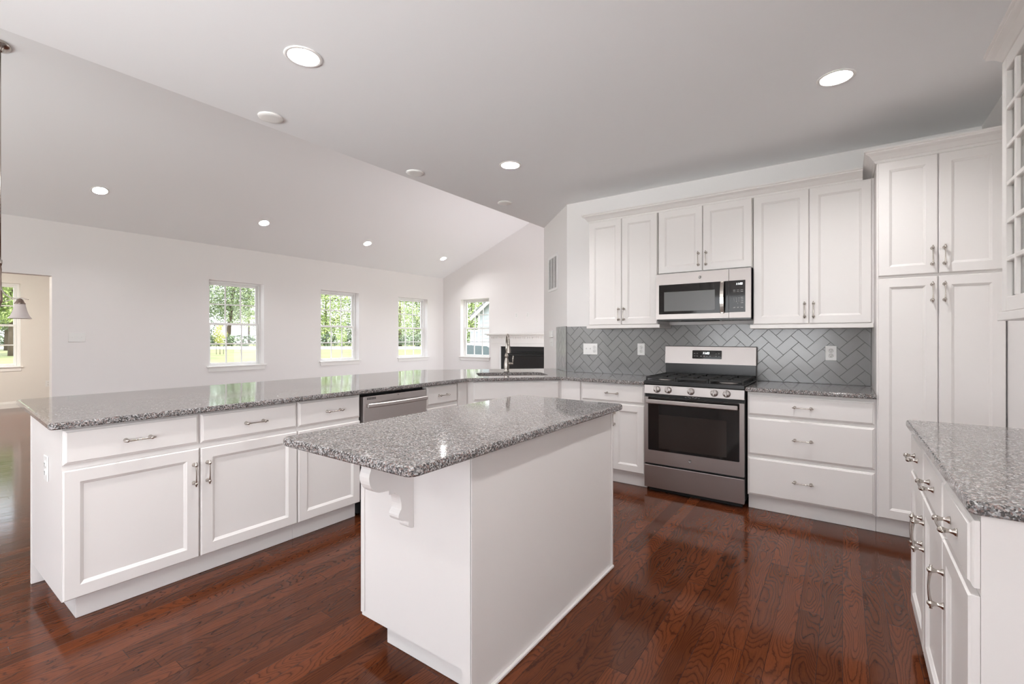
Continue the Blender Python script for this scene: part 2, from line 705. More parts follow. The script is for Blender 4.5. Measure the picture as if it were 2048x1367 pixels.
# ---- flat kitchen ceiling with can holes
outer = [(EX, REAR_Y), (RX + 0.1, REAR_Y), (RX + 0.1, WY + 0.1), (-2.40, WY + 0.1), (EX, 5.30)]
mb = MB()
slab(mb, outer, [circle(x, y, CAN_R) for x, y in KL + KX], lambda u, v, t: (u, v, t), CZ, CZ + 0.1)
struct(mb.build('ceiling', M['ceil']))
# ---- vault
vl = math.sqrt(1 + VM * VM)
vdir = Vector((1, 0, VM)).normalized()
vnor = Vector((-VM, 0, 1)).normalized()


def vault_pt(s, y, t):
    return Vector((FX, y, VZ)) + vdir * s + vnor * t


vs_light = (VLX - FX) * vl
mb = MB()
slab(mb, rect(-0.25, REAR_Y, (EX - FX) * vl, LY + 0.1), [circle(vs_light, y, CAN_R * 0.92) for y in VL], lambda u, v, t: vault_pt(u, v, t), 0, 0.1)
struct(mb.build('ceiling_vault', M['ceil']))


# ---- walls
def wall(name, org, du, dn, outline, holes, mat='wall', t=0.14):
    org, du, dn = Vector(org), Vector(du), Vector(dn)
    m = MB()
    slab(m, outline, holes, lambda u, v, k: org + du * u + Vector((0, 0, v)) + dn * k, 0, t)
    return struct(m.build(name, M[mat]))


WINS = [(3.121, 3.965), (5.028, 5.876), (6.911, 7.796)]
WZ0, WZ1 = 0.812, 2.19
DOOR = (-0.25, 1.357, 2.056)
wall('wall_left', (FX, 0, 0), (0, 1, 0), (-1, 0, 0),
     [(REAR_Y, 0), (DOOR[0], 0), (DOOR[0], DOOR[2]), (DOOR[1], DOOR[2]), (DOOR[1], 0), (LY, 0), (LY, VZ), (REAR_Y, VZ)],
     [rect(a, WZ0, b, WZ1) for a, b in WINS])
FW = (-7.475, -6.605)
wall('wall_far', (0, LY, 0), (1, 0, 0), (0, 1, 0), [(FX - 0.14, 0), (EX + 0.14, 0), (EX + 0.14, VT), (EX, VT), (FX, VZ), (FX - 0.14, VZ)],
     [rect(FW[0], WZ0, FW[1], WZ1)])
wall('wall_back', (0, WY, 0), (1, 0, 0), (0, 1, 0), rect(-2.442, 0, RX + 0.14, CZ), [], t=0.1)
dl = math.hypot(EX + 2.442, EX + 2.442)
wall('wall_diagonal', (-2.442, WY, 0), (-0.70711, 0.70711, 0), (0.70711, 0.70711, 0), rect(0, 0, dl, CZ), [], t=0.1)
wall('wall_side', (EX, 5.21, 0), (0, 1, 0), (1, 0, 0), rect(0, 0, LY - 5.21, VT), [rect(0.5, 0.02, 2.7, 2.1)])  # unseen opening added to let a fill light into the living room
wall('wall_header', (EX, REAR_Y, 0), (0, 1, 0), (1, 0, 0), rect(0, CZ + 0.101, 5.21 - REAR_Y, VT), [], t=0.1)
wall('wall_right', (RX, REAR_Y, 0), (0, 1, 0), (1, 0, 0), rect(0, 0, WY - REAR_Y, CZ), [rect(0.4, 0.65, 2.6, 2.25)])  # opening added out of view for the fill light beyond this wall
wall('wall_rear', (FX, REAR_Y, 0), (1, 0, 0), (0, -1, 0),
     [(0, 0), (RX - FX, 0), (RX - FX, CZ), (EX - FX, CZ), (EX - FX, VT), (0, VZ)],
     [rect(-6.9 - FX, 0.25, -4.3 - FX, 2.25), rect(-2.9 - FX, 0.65, -0.3 - FX, 2.25)])  # both unseen openings added to let in the rear fill lights and sky
# back room seen through the doorway
wall('wall_passage', (BX, 0, 0), (0, 1, 0), (-1, 0, 0), rect(-2.5, 0, 3.2, 2.45), [rect(0.70, 0.735, 1.655, 2.273)], 'cream')
wall('wall_passage_side', (FX - 0.14, 3.0, 0), (-1, 0, 0), (0, 1, 0), rect(0, 0, FX - 0.14 - BX, 2.45), [], 'cream')
wall('wall_passage_end', (FX - 0.14, -2.3, 0), (-1, 0, 0), (0, -1, 0), rect(0, 0, FX - 0.14 - BX, 2.45), [], 'cream')
mb = MB()
mb.box(BX, -2.3, 2.45, FX - 0.14, 3.0, 2.55)
struct(mb.build('ceiling_passage', M['ceil']))


# ---- baseboards
def baseboard(name, a, b, nrm):
    a, b, nrm = Vector(a), Vector(b), Vector(nrm)
    prof = [(0, 0), (0.014, 0), (0.014, 0.085), (0.010, 0.095), (0.010, 0.105), (0.006, 0.115), (0, 0.118)]
    m = MB()
    m.loops([[p + nrm * d + Vector((0, 0, z)) for d, z in prof] for p in (a, b)])
    return struct(m.build(name, M['trim']))


baseboard('baseboard_passage', (BX + 0.001, -2.29, 0), (BX + 0.001, 2.99, 0), (1, 0, 0))
baseboard('baseboard_left', (FX + 0.001, 1.37, 0), (FX + 0.001, 8.31, 0), (1, 0, 0))
baseboard('baseboard_far', (FX + 0.02, LY - 0.001, 0), (-6.56, LY - 0.001, 0), (0, -1, 0))


# ---- windows: local frame u along the wall, y into the room negative = inside, built at local origin (sill corner)
def window(name, loc, rz, W, Hh):
    root = link(name, None, loc=loc, rot=(0, 0, rz))
    struct(root)
    D0, D1 = 0.118, 0.192          # frame depth inside the wall
    f = MB()
    fw = 0.030
    for b in ((0, 0, fw, Hh), (W - fw, 0, W, Hh), (fw, 0, W - fw, fw), (fw, Hh - fw, W - fw, Hh)):
        f.box(b[0], D0, b[1], b[2], D1, b[3])
    f.build('window_frame', M['vinyl'], root)
    mid = Hh / 2

    def sash(nm, z0, z1, y0, y1):
        s = MB()
        sw = 0.036
        x0, x1 = fw + 0.002, W - fw - 0.002
        for b in ((x0, z0, x0 + sw, z1), (x1 - sw, z0, x1, z1), (x0 + sw, z0, x1 - sw, z0 + sw), (x0 + sw, z1 - sw, x1 - sw, z1)):
            s.bbox(b[0], y0, b[1], b[2], y1, b[3], 0.003)
        so = s.build(nm, M['vinyl'], root)
        g = MB()
        gx0, gx1, gz0, gz1 = x0 + sw, x1 - sw, z0 + sw, z1 - sw
        yc = (y0 + y1) / 2
        for k in (1, 2):
            xx = gx0 + (gx1 - gx0) * k / 3
            g.box(xx - 0.010, yc - 0.006, gz0, xx + 0.010, yc + 0.006, gz1)
        zz = (gz0 + gz1) / 2
        g.box(gx0, yc - 0.005, zz - 0.010, gx1, yc + 0.005, zz + 0.010)
        g.build('muntin_grid', M['vinyl'], so)
        p = MB()
        p.box(gx0 - 0.002, yc + 0.008, gz0 - 0.002, gx1 + 0.002, yc + 0.011, gz1 + 0.002)
        p.build('pane', M['glass'], so)

    sash('upper_sash', mid - 0.018, Hh - fw, 0.156, 0.184)
    sash('lower_sash', fw, mid + 0.020, 0.124, 0.152)
    s = MB()
    s.bbox(-0.035, -0.032, -0.001, W + 0.035, 0.0, 0.021, 0.004, 2)
    s.box(0.001, 0.0, 0.0005, W - 0.001, D0 + 0.002, 0.02)
    s.build('window_sill', M['trim'], root)
    a = MB()
    a.bbox(-0.012, -0.013, -0.068, W + 0.012, -0.0005, -0.002, 0.004)
    a.build('apron', M['trim'], root)
    return root


# local x -> along wall; local +y -> outwards. For the wall facing +X (outward -X): rotate +90 (x->+Y, y->-X)
for i, (a, b) in enumerate(WINS):
    window('window_%d' % (i + 1), (FX, a, WZ0), R(90), b - a, WZ1 - WZ0)
window('window_4', (FW[0], LY, WZ0), 0, FW[1] - FW[0], WZ1 - WZ0)
window('window_5', (BX, 0.70, 0.735), R(90), 0.955, 1.538)

# ------------------------------------------------------------------ cabinet kit
HANDLE = None


def handle_mesh():
    m = MB()
    hx = 0.048
    post = [(0.0105, 0), (0.0095, -0.003), (0.0060, -0.008), (0.0046, -0.015), (0.0058, -0.020), (0.0078, -0.025), (0.0082, -0.029), (0.0070, -0.034), (0.0035, -0.037), (0.0001, -0.0375)]
    for sx in (-hx, hx):
        m.lathe(post, (sx, 0, 0), 'y', 14)
    pts, rad = [], []
    for i in range(13):
        t = -1 + i / 6
        pts.append((t * hx, -0.028 - 0.005 * (1 - t * t), 0))
        rad.append(0.0048 - 0.0016 * (1 - t * t))
    m.tube(pts, rad, 10)
    for sg in (-1, 1):
        m.lathe([(0.0062, sg * 0.050), (0.0070, sg * 0.0535), (0.0048, sg * 0.057), (0.0030, sg * 0.060), (0.0040, sg * 0.0625), (0.0001, sg * 0.0645)], (0, -0.028, 0), 'x', 12)
    o = m.build('handle', M['chrome'])
    me = o.data
    bpy.data.objects.remove(o)
    return me


HANDLE = handle_mesh()
_fronts = {}


def front_mesh(kind, w, h):
    key = (kind, round(w, 4), round(h, 4))
    if key in _fronts: return _fronts[key]
    if kind == 'door':
        rl = 0.056
        prof = [(0, 0), (0, -0.0145), (0.0045, -0.0195), (rl, -0.0195), (rl + 0.004, -0.0165), (rl + 0.011, -0.0125), (rl + 0.014, -0.0095)]
    else:
        prof = [(0, 0), (0, -0.0095), (0.003, -0.0125), (0.0095, -0.0150), (0.0125, -0.0195)]
    m = MB()
    m.loops([[(i, y, i), (w - i, y, i), (w - i, y, h - i), (i, y, h - i)] for i, y in prof])
    o = m.build(kind, M['cab'])
    _fronts[key] = o.data
    bpy.data.objects.remove(o)
    return _fronts[key]


def add_front(root, kind, x0, x1, z0, z1, handle=None):
    """handle: None | ('h', x, z) | ('v', x, z) in the cabinet's frame"""
    o = link('drawer' if kind == 'drawer' else ('false_front' if kind == 'false' else 'door'), front_mesh('drawer' if kind == 'false' else kind, x1 - x0, z1 - z0), root, (x0, -0.0008, z0))
    if handle:
        k, hx, hz = handle
        link('handle', HANDLE, o, (hx - x0, -0.0200, hz - z0), (0, R(90) if k == 'v' else 0, 0))
    return o


TOE = 0.112


def base_box(root, W, D, H=0.8825, toe=0.045, low=None, toe_sides=(0, 0), toe_x=(0, 0)):
    b = MB()
    if low:
        b.box(0, 0, TOE, W, D, low)
        b.box(0, 0, low, W, 0.02, H)
    else:
        b.box(0, 0, TOE, W, D, H)
    b.build('cabinet_body', M['cab'], root)
    t = MB()
    t.bbox(toe_x[0], toe, 0.001, W - toe_x[1], D - 0.02, TOE - 0.001, 0.001)
    t.build('toe_kick', M['cab'], root)


PX = -2.805   # peninsula box front
# --- peninsula cabinet, two drawers over two doors
c = thing('base_cabinet', 'wide white peninsula end cabinet with two drawers over two doors', 'cabinet', (PX, 0.503, 0), R(90))
base_box(c, 1.077, 0.62, toe_x=(0.055, 0))
add_front(c, 'drawer', 0.001, 0.530, 0.718, 0.874, ('h', 0.268, 0.793))
add_front(c, 'drawer', 0.538, 1.073, 0.718, 0.874, ('h', 0.815, 0.793))
add_front(c, 'door', 0.001, 0.530, 0.118, 0.693, ('v', 0.505, 0.564))
add_front(c, 'door', 0.538, 1.073, 0.118, 0.693, ('v', 0.569, 0.564))
# --- single drawer and door
c = thing('base_cabinet', 'narrow white peninsula cabinet left of the dishwasher', 'cabinet', (PX, 1.581, 0), R(90))
base_box(c, 0.464, 0.62)
add_front(c, 'drawer', 0.004, 0.461, 0.718, 0.876, ('h', 0.250, 0.793))
add_front(c, 'door', 0.004, 0.461, 0.118, 0.693, ('v', 0.435, 0.564))
# --- drawer cabinet right of the dishwasher
c = thing('base_cabinet', 'white peninsula cabinet right of the dishwasher, beside the sink', 'cabinet', (PX, 2.690, 0), R(90))
base_box(c, 0.487, 0.62)
mb = MB()
mb.bbox(0.385, -0.018, TOE, 0.498, -0.0005, 0.8825, 0.001)
mb.build('filler_strip', M['cab'], c)
add_front(c, 'drawer', 0.002, 0.370, 0.718, 0.876, ('h', 0.186, 0.793))
add_front(c, 'door', 0.002, 0.370, 0.118, 0.693, ('v', 0.343, 0.564))
# --- diagonal sink cabinet
s2 = math.sqrt(0.5)
SE = -5.97
sl = Vector((-2.785, -2.785 - SE, 0)) + Vector((-0.0142, 0.0142, 0))
slen = 0.900
c = thing('sink_cabinet', 'white diagonal corner cabinet under the kitchen sink', 'cabinet', sl, R(45))
base_box(c, slen, 0.62, low=0.64)
add_front(c, 'false', 0.062, slen - 0.032, 0.706, 0.874)
add_front(c, 'door', 0.062, slen / 2 + 0.012, 0.118, 0.690, ('v', slen / 2 - 0.014, 0.564))
add_front(c, 'door', slen / 2 + 0.017, slen - 0.032, 0.118, 0.690, ('v', slen / 2 + 0.043, 0.564))
# --- living-room side panel of the peninsula
mb = MB()
mb.bbox(-3.450, 0.500, 0.001, -3.431, 3.60, 0.8825, 0.0015)
tag(mb.build('back_panel', M['cab']), 'white panel covering the back of the peninsula cabinets', 'panel')

# --- range wall, base cabinets
BY = 3.844
c = thing('base_cabinet', 'white corner cabinet between the sink and the range', 'cabinet', (-2.118, BY, 0), 0)
base_box(c, 0.758, 0.578)
mb = MB()
mb.bbox(-0.044, -0.018, TOE, 0.150, -0.0005, 0.8825, 0.001)
mb.build('filler_strip', M['cab'], c)
add_front(c, 'drawer', 0.168, 0.754, 0.719, 0.871, ('h', 0.468, 0.795))
add_front(c, 'door', 0.168, 0.459, 0.128, 0.703, ('v', 0.434, 0.575))
add_front(c, 'door', 0.464, 0.754, 0.128, 0.703, ('v', 0.490, 0.575))
c = thing('drawer_cabinet', 'white cabinet with three wide drawers right of the range', 'cabinet', (-0.579, BY, 0), 0)
base_box(c, 0.757, 0.578)
for z0, z1 in ((0.711, 0.862), (0.419, 0.692), (0.120, 0.397)):
    add_front(c, 'drawer', 0.004, 0.750, z0, z1, ('h', 0.352, (z0 + z1) / 2 + 0.002))

# --- pantry
c = thing('pantry_cabinet', 'tall white pantry cabinet with four panelled doors', 'cabinet', (0.1795, BY, 0), 0)
b = MB()
b.box(0, 0, TOE, 0.590, 0.590, 2.425)
b.build('cabinet_body', M['cab'], c)
b = MB()
b.bbox(0, 0.045, 0.001, 0.590, 0.57, TOE - 0.001, 0.001)
b.build('toe_kick', M['cab'], c)
for x0, x1, hx in ((0.008, 0.296, 0.270), (0.300, 0.588, 0.326)):
    add_front(c, 'door', x0, x1, 1.679, 2.413, ('v', hx, 1.785))
    add_front(c, 'door', x0, x1, 0.118, 1.662, ('v', hx, 1.562))


# --- upper cabinets
def upper(label, x0, x1, z0, z1, doors, rail=None):
    c = thing('wall_cabinet', label, 'cabinet', (x0, 4.113, z0), 0)
    W, Hh = x1 - x0, z1 - z0
    b = MB()
    b.box(0, 0, 0, W, 0.328, Hh)
    b.build('cabinet_body', M['cab'], c)
    for a, bb, za, zb, hx, hz in doors:
        add_front(c, 'door', a - x0, bb - x0, za - z0, zb - z0, ('v', hx - x0, hz - z0))
    if rail:
        r0, r1 = rail
        b = MB()
        b.bbox(r0 - x0, -0.024, -0.031, r1 - x0, 0.328, -0.0005, 0.002)
        b.build('light_rail', M['cab'], c)
    return c


upper('tall white wall cabinet above the counter, left of the microwave', -2.010, -1.340, 1.401, 2.400,
      [(-2.007, -1.677, 1.404, 2.393, -1.699, 1.500), (-1.673, -1.343, 1.404, 2.393, -1.648, 1.500)], (-2.032, -1.318))
upper('short white wall cabinet directly above the microwave', -1.334, -0.583, 1.840, 2.400,
      [(-1.330, -0.960, 1.845, 2.393, -0.990, 1.945), (-0.956, -0.587, 1.845, 2.393, -0.930, 1.945)])
upper('tall white wall cabinet between the microwave and the pantry', -0.578, 0.1785, 1.384, 2.400,
      [(-0.575, -0.206, 1.388, 2.393, -0.232, 1.488), (-0.202, 0.165, 1.388, 2.393, -0.176, 1.488)], (-0.600, 0.176))


# --- crown mouldings: profile (out, up)
CROWN = [(0, 0), (0.006, 0.0), (0.010, 0.008), (0.010, 0.016), (0.017, 0.020), (0.024, 0.030), (0.036, 0.044), (0.050, 0.053), (0.056, 0.058), (0.056, 0.066), (0.062, 0.070), (0.062, 0.080), (0, 0.080)]


def crown(path, nors, z):
    """path of mitre corners with the outward vector at each corner (already scaled for the mitre)"""
    m = MB()
    m.loops([[Vector((p[0] + n[0] * d, p[1] + n[1] * d, z + h)) for d, h in CROWN] for p, n in zip(path, nors)])
    return m


cr = crown([(-2.011, 4.440), (-2.011, 4.112), (0.115, 4.112)], [(-1, 0), (-1, -1), (0, -1)], 2.394)
tag(cr.build('crown_molding', M['cab']), 'white crown molding along the three wall cabinets', 'molding')
cr = crown([(0.178, 4.440), (0.178, 3.843), (RX - 0.002, 3.843)], [(-1, 0), (-1, -1), (0, -1)], 2.416)
tag(cr.build('crown_molding', M['cab']), 'white crown molding on top of the pantry', 'molding')

# --- right-hand base cabinets (face towards -X)
RB = thing('base_cabinet', 'white base cabinet with two doors at the far end of right counter', 'cabinet', (0.2665, 2.700, 0), R(-90.6))
base_box(RB, 0.868, 0.490)
add_front(RB, 'drawer', 0.003, 0.430, 0.715, 0.868, ('h', 0.216, 0.792))
add_front(RB, 'drawer', 0.434, 0.865, 0.715, 0.868, ('h', 0.650, 0.792))
add_front(RB, 'door', 0.003, 0.430, 0.118, 0.697, ('v', 0.402, 0.560))
add_front(RB, 'door', 0.434, 0.865, 0.118, 0.697, ('v', 0.462, 0.560))
p2 = RB.matrix_basis.copy()
q = Matrix.Translation((0.2665, 2.700, 0)) @ Matrix.Rotation(R(-90.6), 4, 'Z') @ Vector((0.870, 0, 0))
RC = thing('base_cabinet', 'white base cabinet with a single door at the near end of right counter', 'cabinet', q, R(-90.6))
base_box(RC, 0.368, 0.490)
add_front(RC, 'drawer', 0.003, 0.366, 0.715, 0.868, ('h', 0.182, 0.792))
add_front(RC, 'door', 0.003, 0.366, 0.118, 0.697, ('v', 0.030, 0.560))

# --- glass-door wall cabinet on the right
GX, GY0, GY1, GZ0, GZ1 = 0.549, 2.697, 1.32, 1.385, 2.400
c = thing('glass_cabinet', 'white wall cabinet with small-paned glass doors above the right counter', 'cabinet', (GX, GY0, GZ0), R(-90))
GW, GH, GD = GY0 - GY1, GZ1 - GZ0, RX - 0.002 - GX
b = MB()
b.box(0, 0, 0, 0.018, GD, GH)
b.box(GW - 0.018, 0, 0, GW, GD, GH)
b.box(0.018, 0, 0, GW - 0.018, GD, 0.018)
b.box(0.018, 0, GH - 0.018, GW - 0.018, GD, GH)
b.box(0.018, GD - 0.01, 0.018, GW - 0.018, GD, GH - 0.018)
b.build('cabinet_body', M['cab'], c)
for z in (0.33, 0.66):
    b = MB()
    b.box(0.019, 0.03, z, GW - 0.019, GD - 0.012, z + 0.018)
    b.build('shelf', M['cabin'], c)
nd = 3
dw = GW / nd
for k in range(nd):
    x0 = k * dw + 0.003
    w, h = dw - 0.006, GH - 0.006
    st = 0.056
    f = MB()
    for bx in ((0, 0, st, h), (w - st, 0, w, h), (st, 0, w - st, st), (st, h - st, w - st, h)):
        f.bbox(bx[0], -0.0195, bx[1], bx[2], 0, bx[3], 0.002)
    iw, ih = w - 2 * st, h - 2 * st
    for q2 in (1, 2):
        f.bbox(st + iw * q2 / 3 - 0.010, -0.019, st, st + iw * q2 / 3 + 0.010, -0.003, h - st, 0.003)
    for q2 in range(1, 6):
        f.bbox(st, -0.0185, st + ih * q2 / 6 - 0.010, w - st, -0.003, st + ih * q2 / 6 + 0.010, 0.003)
    d = f.build('door', M['cab'], c, (x0, -0.001, 0.003))
    g = MB()
    g.box(st - 0.004, -0.0045, st - 0.004, w - st + 0.004, -0.0015, h - st + 0.004)
    g.build('glass_pane', M['glass'], d)
b = MB()
b.bbox(-0.012, -0.032, -0.034, GW + 0.012, GD, -0.0005, 0.002)
b.build('light_rail', M['cab'], c)
cr = crown([(RX - 0.002, GY0 + 0.001), (GX - 0.001, GY0 + 0.001), (GX - 0.001, GY1)], [(0, 1), (-1, 1), (-1, 0)], 2.392)
tag(cr.build('crown_molding', M['cab']), 'white crown molding on the glass-door cabinet', 'molding')


# ------------------------------------------------------------------ countertops
def counter(name, label, poly, holes=(), z1=0.914, t=0.030):
    if area2(poly) < 0: poly = poly[::-1]
    m = MB()
    z0 = z1 - t
    lv = [(0.004, z0), (0.0, z0 + 0.005), (0.0, z1 - 0.009), (0.0022, z1 - 0.0035), (0.006, z1 - 0.0008), (0.009, z1)]
    rings = [offset_poly(poly, d) for d, _ in lv]
    m.loops([[(x, y, z) for x, y in rg] for rg, (_, z) in zip(rings, lv)], False, False)
    for rg, z in ((rings[0], z0), (rings[-1], z1)):
        vo, fo = cdt_faces(rg, list(holes))
        b = len(m.v)
        m.v += [(v.x, v.y, z) for v in vo]
        for f in fo: m.face([b + i for i in f])
    for h in holes:
        m.loops([[(x, y, z0) for x, y in h], [(x, y, z1) for x, y in h]], False, False)
    return tag(m.build(name, M['granite']), label, 'countertop')


def sd(s, d):
    """diagonal frame: s along the sink front, d away from the kitchen"""
    return ((s - d) * s2, (s + d) * s2)


SC_S, SC_D, SW_, SD_ = 0.758, 4.607, 0.345, 0.232
sink_hole = []
for px, py in round_poly([(-SW_, -SD_), (SW_, -SD_), (SW_, SD_), (-SW_, SD_)], 0.10, 7):
    sink_hole.append(sd(SC_S + px, SC_D + py))
main = [(-2.757, 0.455, 0.03), (-2.757, 2.700, 0), (-2.765, 2.706, 0), (-2.765, 3.178, 0.05), (-2.153, 3.799, 0.05), (-1.3585, 3.799, 0.004), (-1.3585, 4.4265, 0),
        (-2.437, 4.4265, 0), (-2.815, 4.798, 0), (-3.955, 3.665, 0.06), (-4.005, 0.52, 0.03)]
counter('countertop', 'long L-shaped granite counter over the peninsula and sink corner', round_poly(main, 0.0), [sink_hole])
counter('countertop', 'short granite counter between the range and the pantry', round_poly([(-0.589, 3.799, 0.004), (0.1785, 3.799, 0.004), (0.1785, 4.4265, 0), (-0.589, 4.4265, 0)], 0))
counter('countertop', 'rectangular granite top of the kitchen island', round_poly([(-1.700, 0.893, 0.035), (-0.990, 0.893, 0.035), (-0.990, 2.455, 0.03), (-1.700, 2.455, 0.03)], 0.03))
counter('countertop', 'granite counter at the right edge, below the glass cabinet', round_poly([(0.231, 1.450, 0.022), (RX - 0.002, 1.450, 0), (RX - 0.002, 2.735, 0), (0.231, 2.735, 0.02)], 0))

# ------------------------------------------------------------------ sink and faucet
snk = thing('sink', 'undermount stainless sink in the diagonal corner', 'sink', (0, 0, 0))
lv = [(-0.03, 0.8835), (-0.03, 0.8815), (-0.002, 0.8815), (0.0, 0.872), (0.006, 0.72), (0.02, 0.69), (0.06, 0.682)]
base = round_poly([(-SW_, -SD_), (SW_, -SD_), (SW_, SD_), (-SW_, SD_)], 0.10, 7)
mb = MB()
rings = []
for d, z in lv:
    rings.append([(*sd(SC_S + x, SC_D + y), z) for x, y in offset_poly(base, d)])
mb.loops(rings, False, True)
mb.build('basin', M['steel'], snk)
mb = MB()
dx, dy = sd(SC_S, SC_D)
mb.lathe([(0.045, 0.6825), (0.043, 0.685), (0.03, 0.6845), (0.0001, 0.684)], (dx, dy, 0), 'z', 20)
mb.build('drain', M['chrome'], snk)

fx_, fy_ = sd(0.757, 4.915)
fct = thing('faucet', 'brushed nickel pull-down kitchen faucet behind the sink', 'faucet', (fx_, fy_, 0.9145), R(45))
mb = MB()
mb.lathe([(0.030, 0), (0.030, 0.006), (0.026, 0.012), (0.0265, 0.03), (0.0275, 0.06), (0.0265, 0.085), (0.022, 0.115), (0.0165, 0.14), (0.015, 0.158), (0.020, 0.163), (0.0215, 0.170), (0.020, 0.177), (0.0145, 0.182), (0.0135, 0.20)], (0, 0, 0), 'z', 24)
mb.build('faucet_body', M['chrome'], fct)
mb = MB()
pts = [(0, 0, 0.19), (0, 0, 0.26)]
for i in range(0, 13):
    a = math.pi * i / 12
    pts.append((0, -0.075 + 0.075 * math.cos(a), 0.30 + 0.098 * math.sin(a)))
pts.append((0, -0.152, 0.285))
mb.tube(pts, 0.0118, 14)
mb.build('spout', M['chrome'], fct)
mb = MB()
mb.lathe([(0.0125, 0.290), (0.015, 0.280), (0.0165, 0.262), (0.0195, 0.235), (0.0225, 0.215), (0.0235, 0.208), (0.021, 0.203), (0.0001, 0.203)], (0, -0.153, 0), 'z', 20)
mb.build('spray_head', M['chrome'], fct)
mb = MB()
mb.lathe([(0.017, 0.018), (0.0165, 0.035), (0.013, 0.048), (0.0115, 0.062), (0.014, 0.066), (0.0001, 0.074)], (0, 0, 0.087), 'x', 18)
mb.tube([(0.066, 0, 0.088), (0.068, -0.002, 0.11), (0.069, -0.004, 0.14), (0.071, -0.008, 0.172)], [0.0065, 0.006, 0.0085, 0.0065], 12)
mb.build('lever', M['chrome'], fct)

# ------------------------------------------------------------------ island
IX0, IX1, IY0, IY1 = -1.655, -1.052, 1.223, 2.430
isl = thing('kitchen_island', 'white freestanding island cabinet below the rectangular granite top', 'island', (0, 0, 0))
mb = MB()
mb.box(IX0, IY0, TOE, IX1 - 0.002, IY1, 0.8825)
mb.box(-1.085, IY0 + 0.06, 0.001, IX1 - 0.002, IY1, TOE)
mb.build('cabinet_body', M['cab'], isl)
mb = MB()
mb.bbox(IX0 + 0.095, IY0 + 0.055, 0.001, -1.086, IY1 - 0.01, TOE - 0.001, 0.001)
mb.build('toe_kick', M['cab'], isl)
mb = MB()
mb.box(IX1 - 0.0015, IY0 + 0.002, 0.001, IX1 + 0.003, IY1, 0.882)
mb.build('side_panel', M['cab'], isl)
mb = MB()
mb.bbox(IX1 - 0.036, IY0 - 0.006, 0.001, IX1 + 0.008, IY0 + 0.0, 0.882, 0.0015)
mb.bbox(IX1 + 0.0032, IY0 - 0.006, 0.001, IX1 + 0.009, IY0 + 0.026, 0.882, 0.0015)
mb.build('corner_trim', M['cab'], isl)
mb = MB()
mb.bbox(IX1 + 0.0032, IY0 + 0.0265, 0.001, IX1 + 0.016, IY1, 0.018, 0.004)
mb.bbox(IX1 + 0.0032, IY1 - 0.018, 0.019, IX1 + 0.009, IY1, 0.882, 0.0015)
mb.build('edge_molding', M['cab'], isl)
mb = MB()
mb.bbox(IX0 - 0.001, IY0 - 0.004, TOE + 0.02, IX0 + 0.020, IY0 - 0.0004, 0.882, 0.001)
mb.build('end_stile', M['cab'], isl)
for y0, y1 in ((IY0 + 0.005, 1.824), (1.829, IY1 - 0.004)):
    # doors on the peninsula side, facing -X
    o = link('door', front_mesh('door', y1 - y0, 0.575), isl, (IX0 - 0.0008, y1, 0.118), (0, 0, R(-90)))
    o = link('drawer', front_mesh('drawer', y1 - y0, 0.156), isl, (IX0 - 0.0008, y1, 0.718), (0, 0, R(-90)))
# scrolled corbel under the overhang
prof = [(0, 0.8835), (-0.205, 0.8835), (-0.205, 0.862)]


def arc(cy, cz, ry, rz, a0, a1, n=9):
    return [(cy + ry * math.cos(R(a0 + (a1 - a0) * i / n)), cz + rz * math.sin(R(a0 + (a1 - a0) * i / n))) for i in range(n + 1)]


prof += arc(-0.148, 0.790, 0.057, 0.060, 150, 270)          # upper scroll
prof += [(-0.118, 0.728), (-0.118, 0.712), (-0.090, 0.712)]
prof += arc(-0.090, 0.652, 0.030, 0.054, 85, -10)           # cove
prof += [(-0.064, 0.640)]
prof += arc(-0.040, 0.620, 0.034, 0.026, 140, 262, 7)       # lower scroll
prof += [(-0.026, 0.590)]
prof += arc(-0.004, 0.576, 0.022, 0.020, 160, 260, 5)
prof += [(0, 0.556)]
mb = MB()
xa, xb = -1.392, -1.338
vo, fo = cdt_faces(prof, [])
for xx in (xa, xb):
    b = len(mb.v)
    mb.v += [(xx, IY0 - 0.0005 + v.x, v.y) for v in vo]
    for f in fo: mb.face([b + i for i in f])
mb.loops([[(xa, IY0 - 0.0005 + u, v) for u, v in prof], [(xb, IY0 - 0.0005 + u, v) for u, v in prof]], False, False)
mb.build('corbel', M['cab'], isl)


# ------------------------------------------------------------------ lettering
def text(name, body, size, mat, parent, loc, rot, ext=0.0004, shear=0.0, sx=1.0):
    cu = bpy.data.curves.new(name, 'FONT')
    cu.body = body
    cu.size = size
    cu.extrude = ext
    cu.shear = shear
    cu.align_x = 'CENTER'
    cu.align_y = 'CENTER'
    cu.space_line = 1.0
    cu.materials.append(mat)
    tmp = link('tmp_text', cu)
    bpy.context.view_layer.update()
    me = bpy.data.meshes.new_from_object(tmp.evaluated_get(bpy.context.evaluated_depsgraph_get()))
    bpy.data.objects.remove(tmp)
    bpy.data.curves.remove(cu)
    me.name = name
    return link(name, me, parent, loc, rot)


def emblem(parent, loc, r, rz=0.0):
    """round script badge, facing -Y in its own frame"""
    m = MB()
    m.lathe([(r, 0), (r, -0.0012), (r * 0.9, -0.0018), (r * 0.84, -0.0012), (0.0001, -0.0012)], (0, 0, 0), 'y', 28)
    for sg in (-1, 1):
        pts = []
        for i in range(20):
            t = i / 19
            a = t * 5.2
            rr = r * 0.30 * (1 - 0.55 * t)
            pts.append((sg * r * 0.30 + sg * rr * math.cos(a), -0.0016, sg * rr * math.sin(a) * 1.5))
        m.tube(pts, r * 0.055, 6)
    return m.build('emblem', M['emblem'], parent, loc, (0, 0, rz))


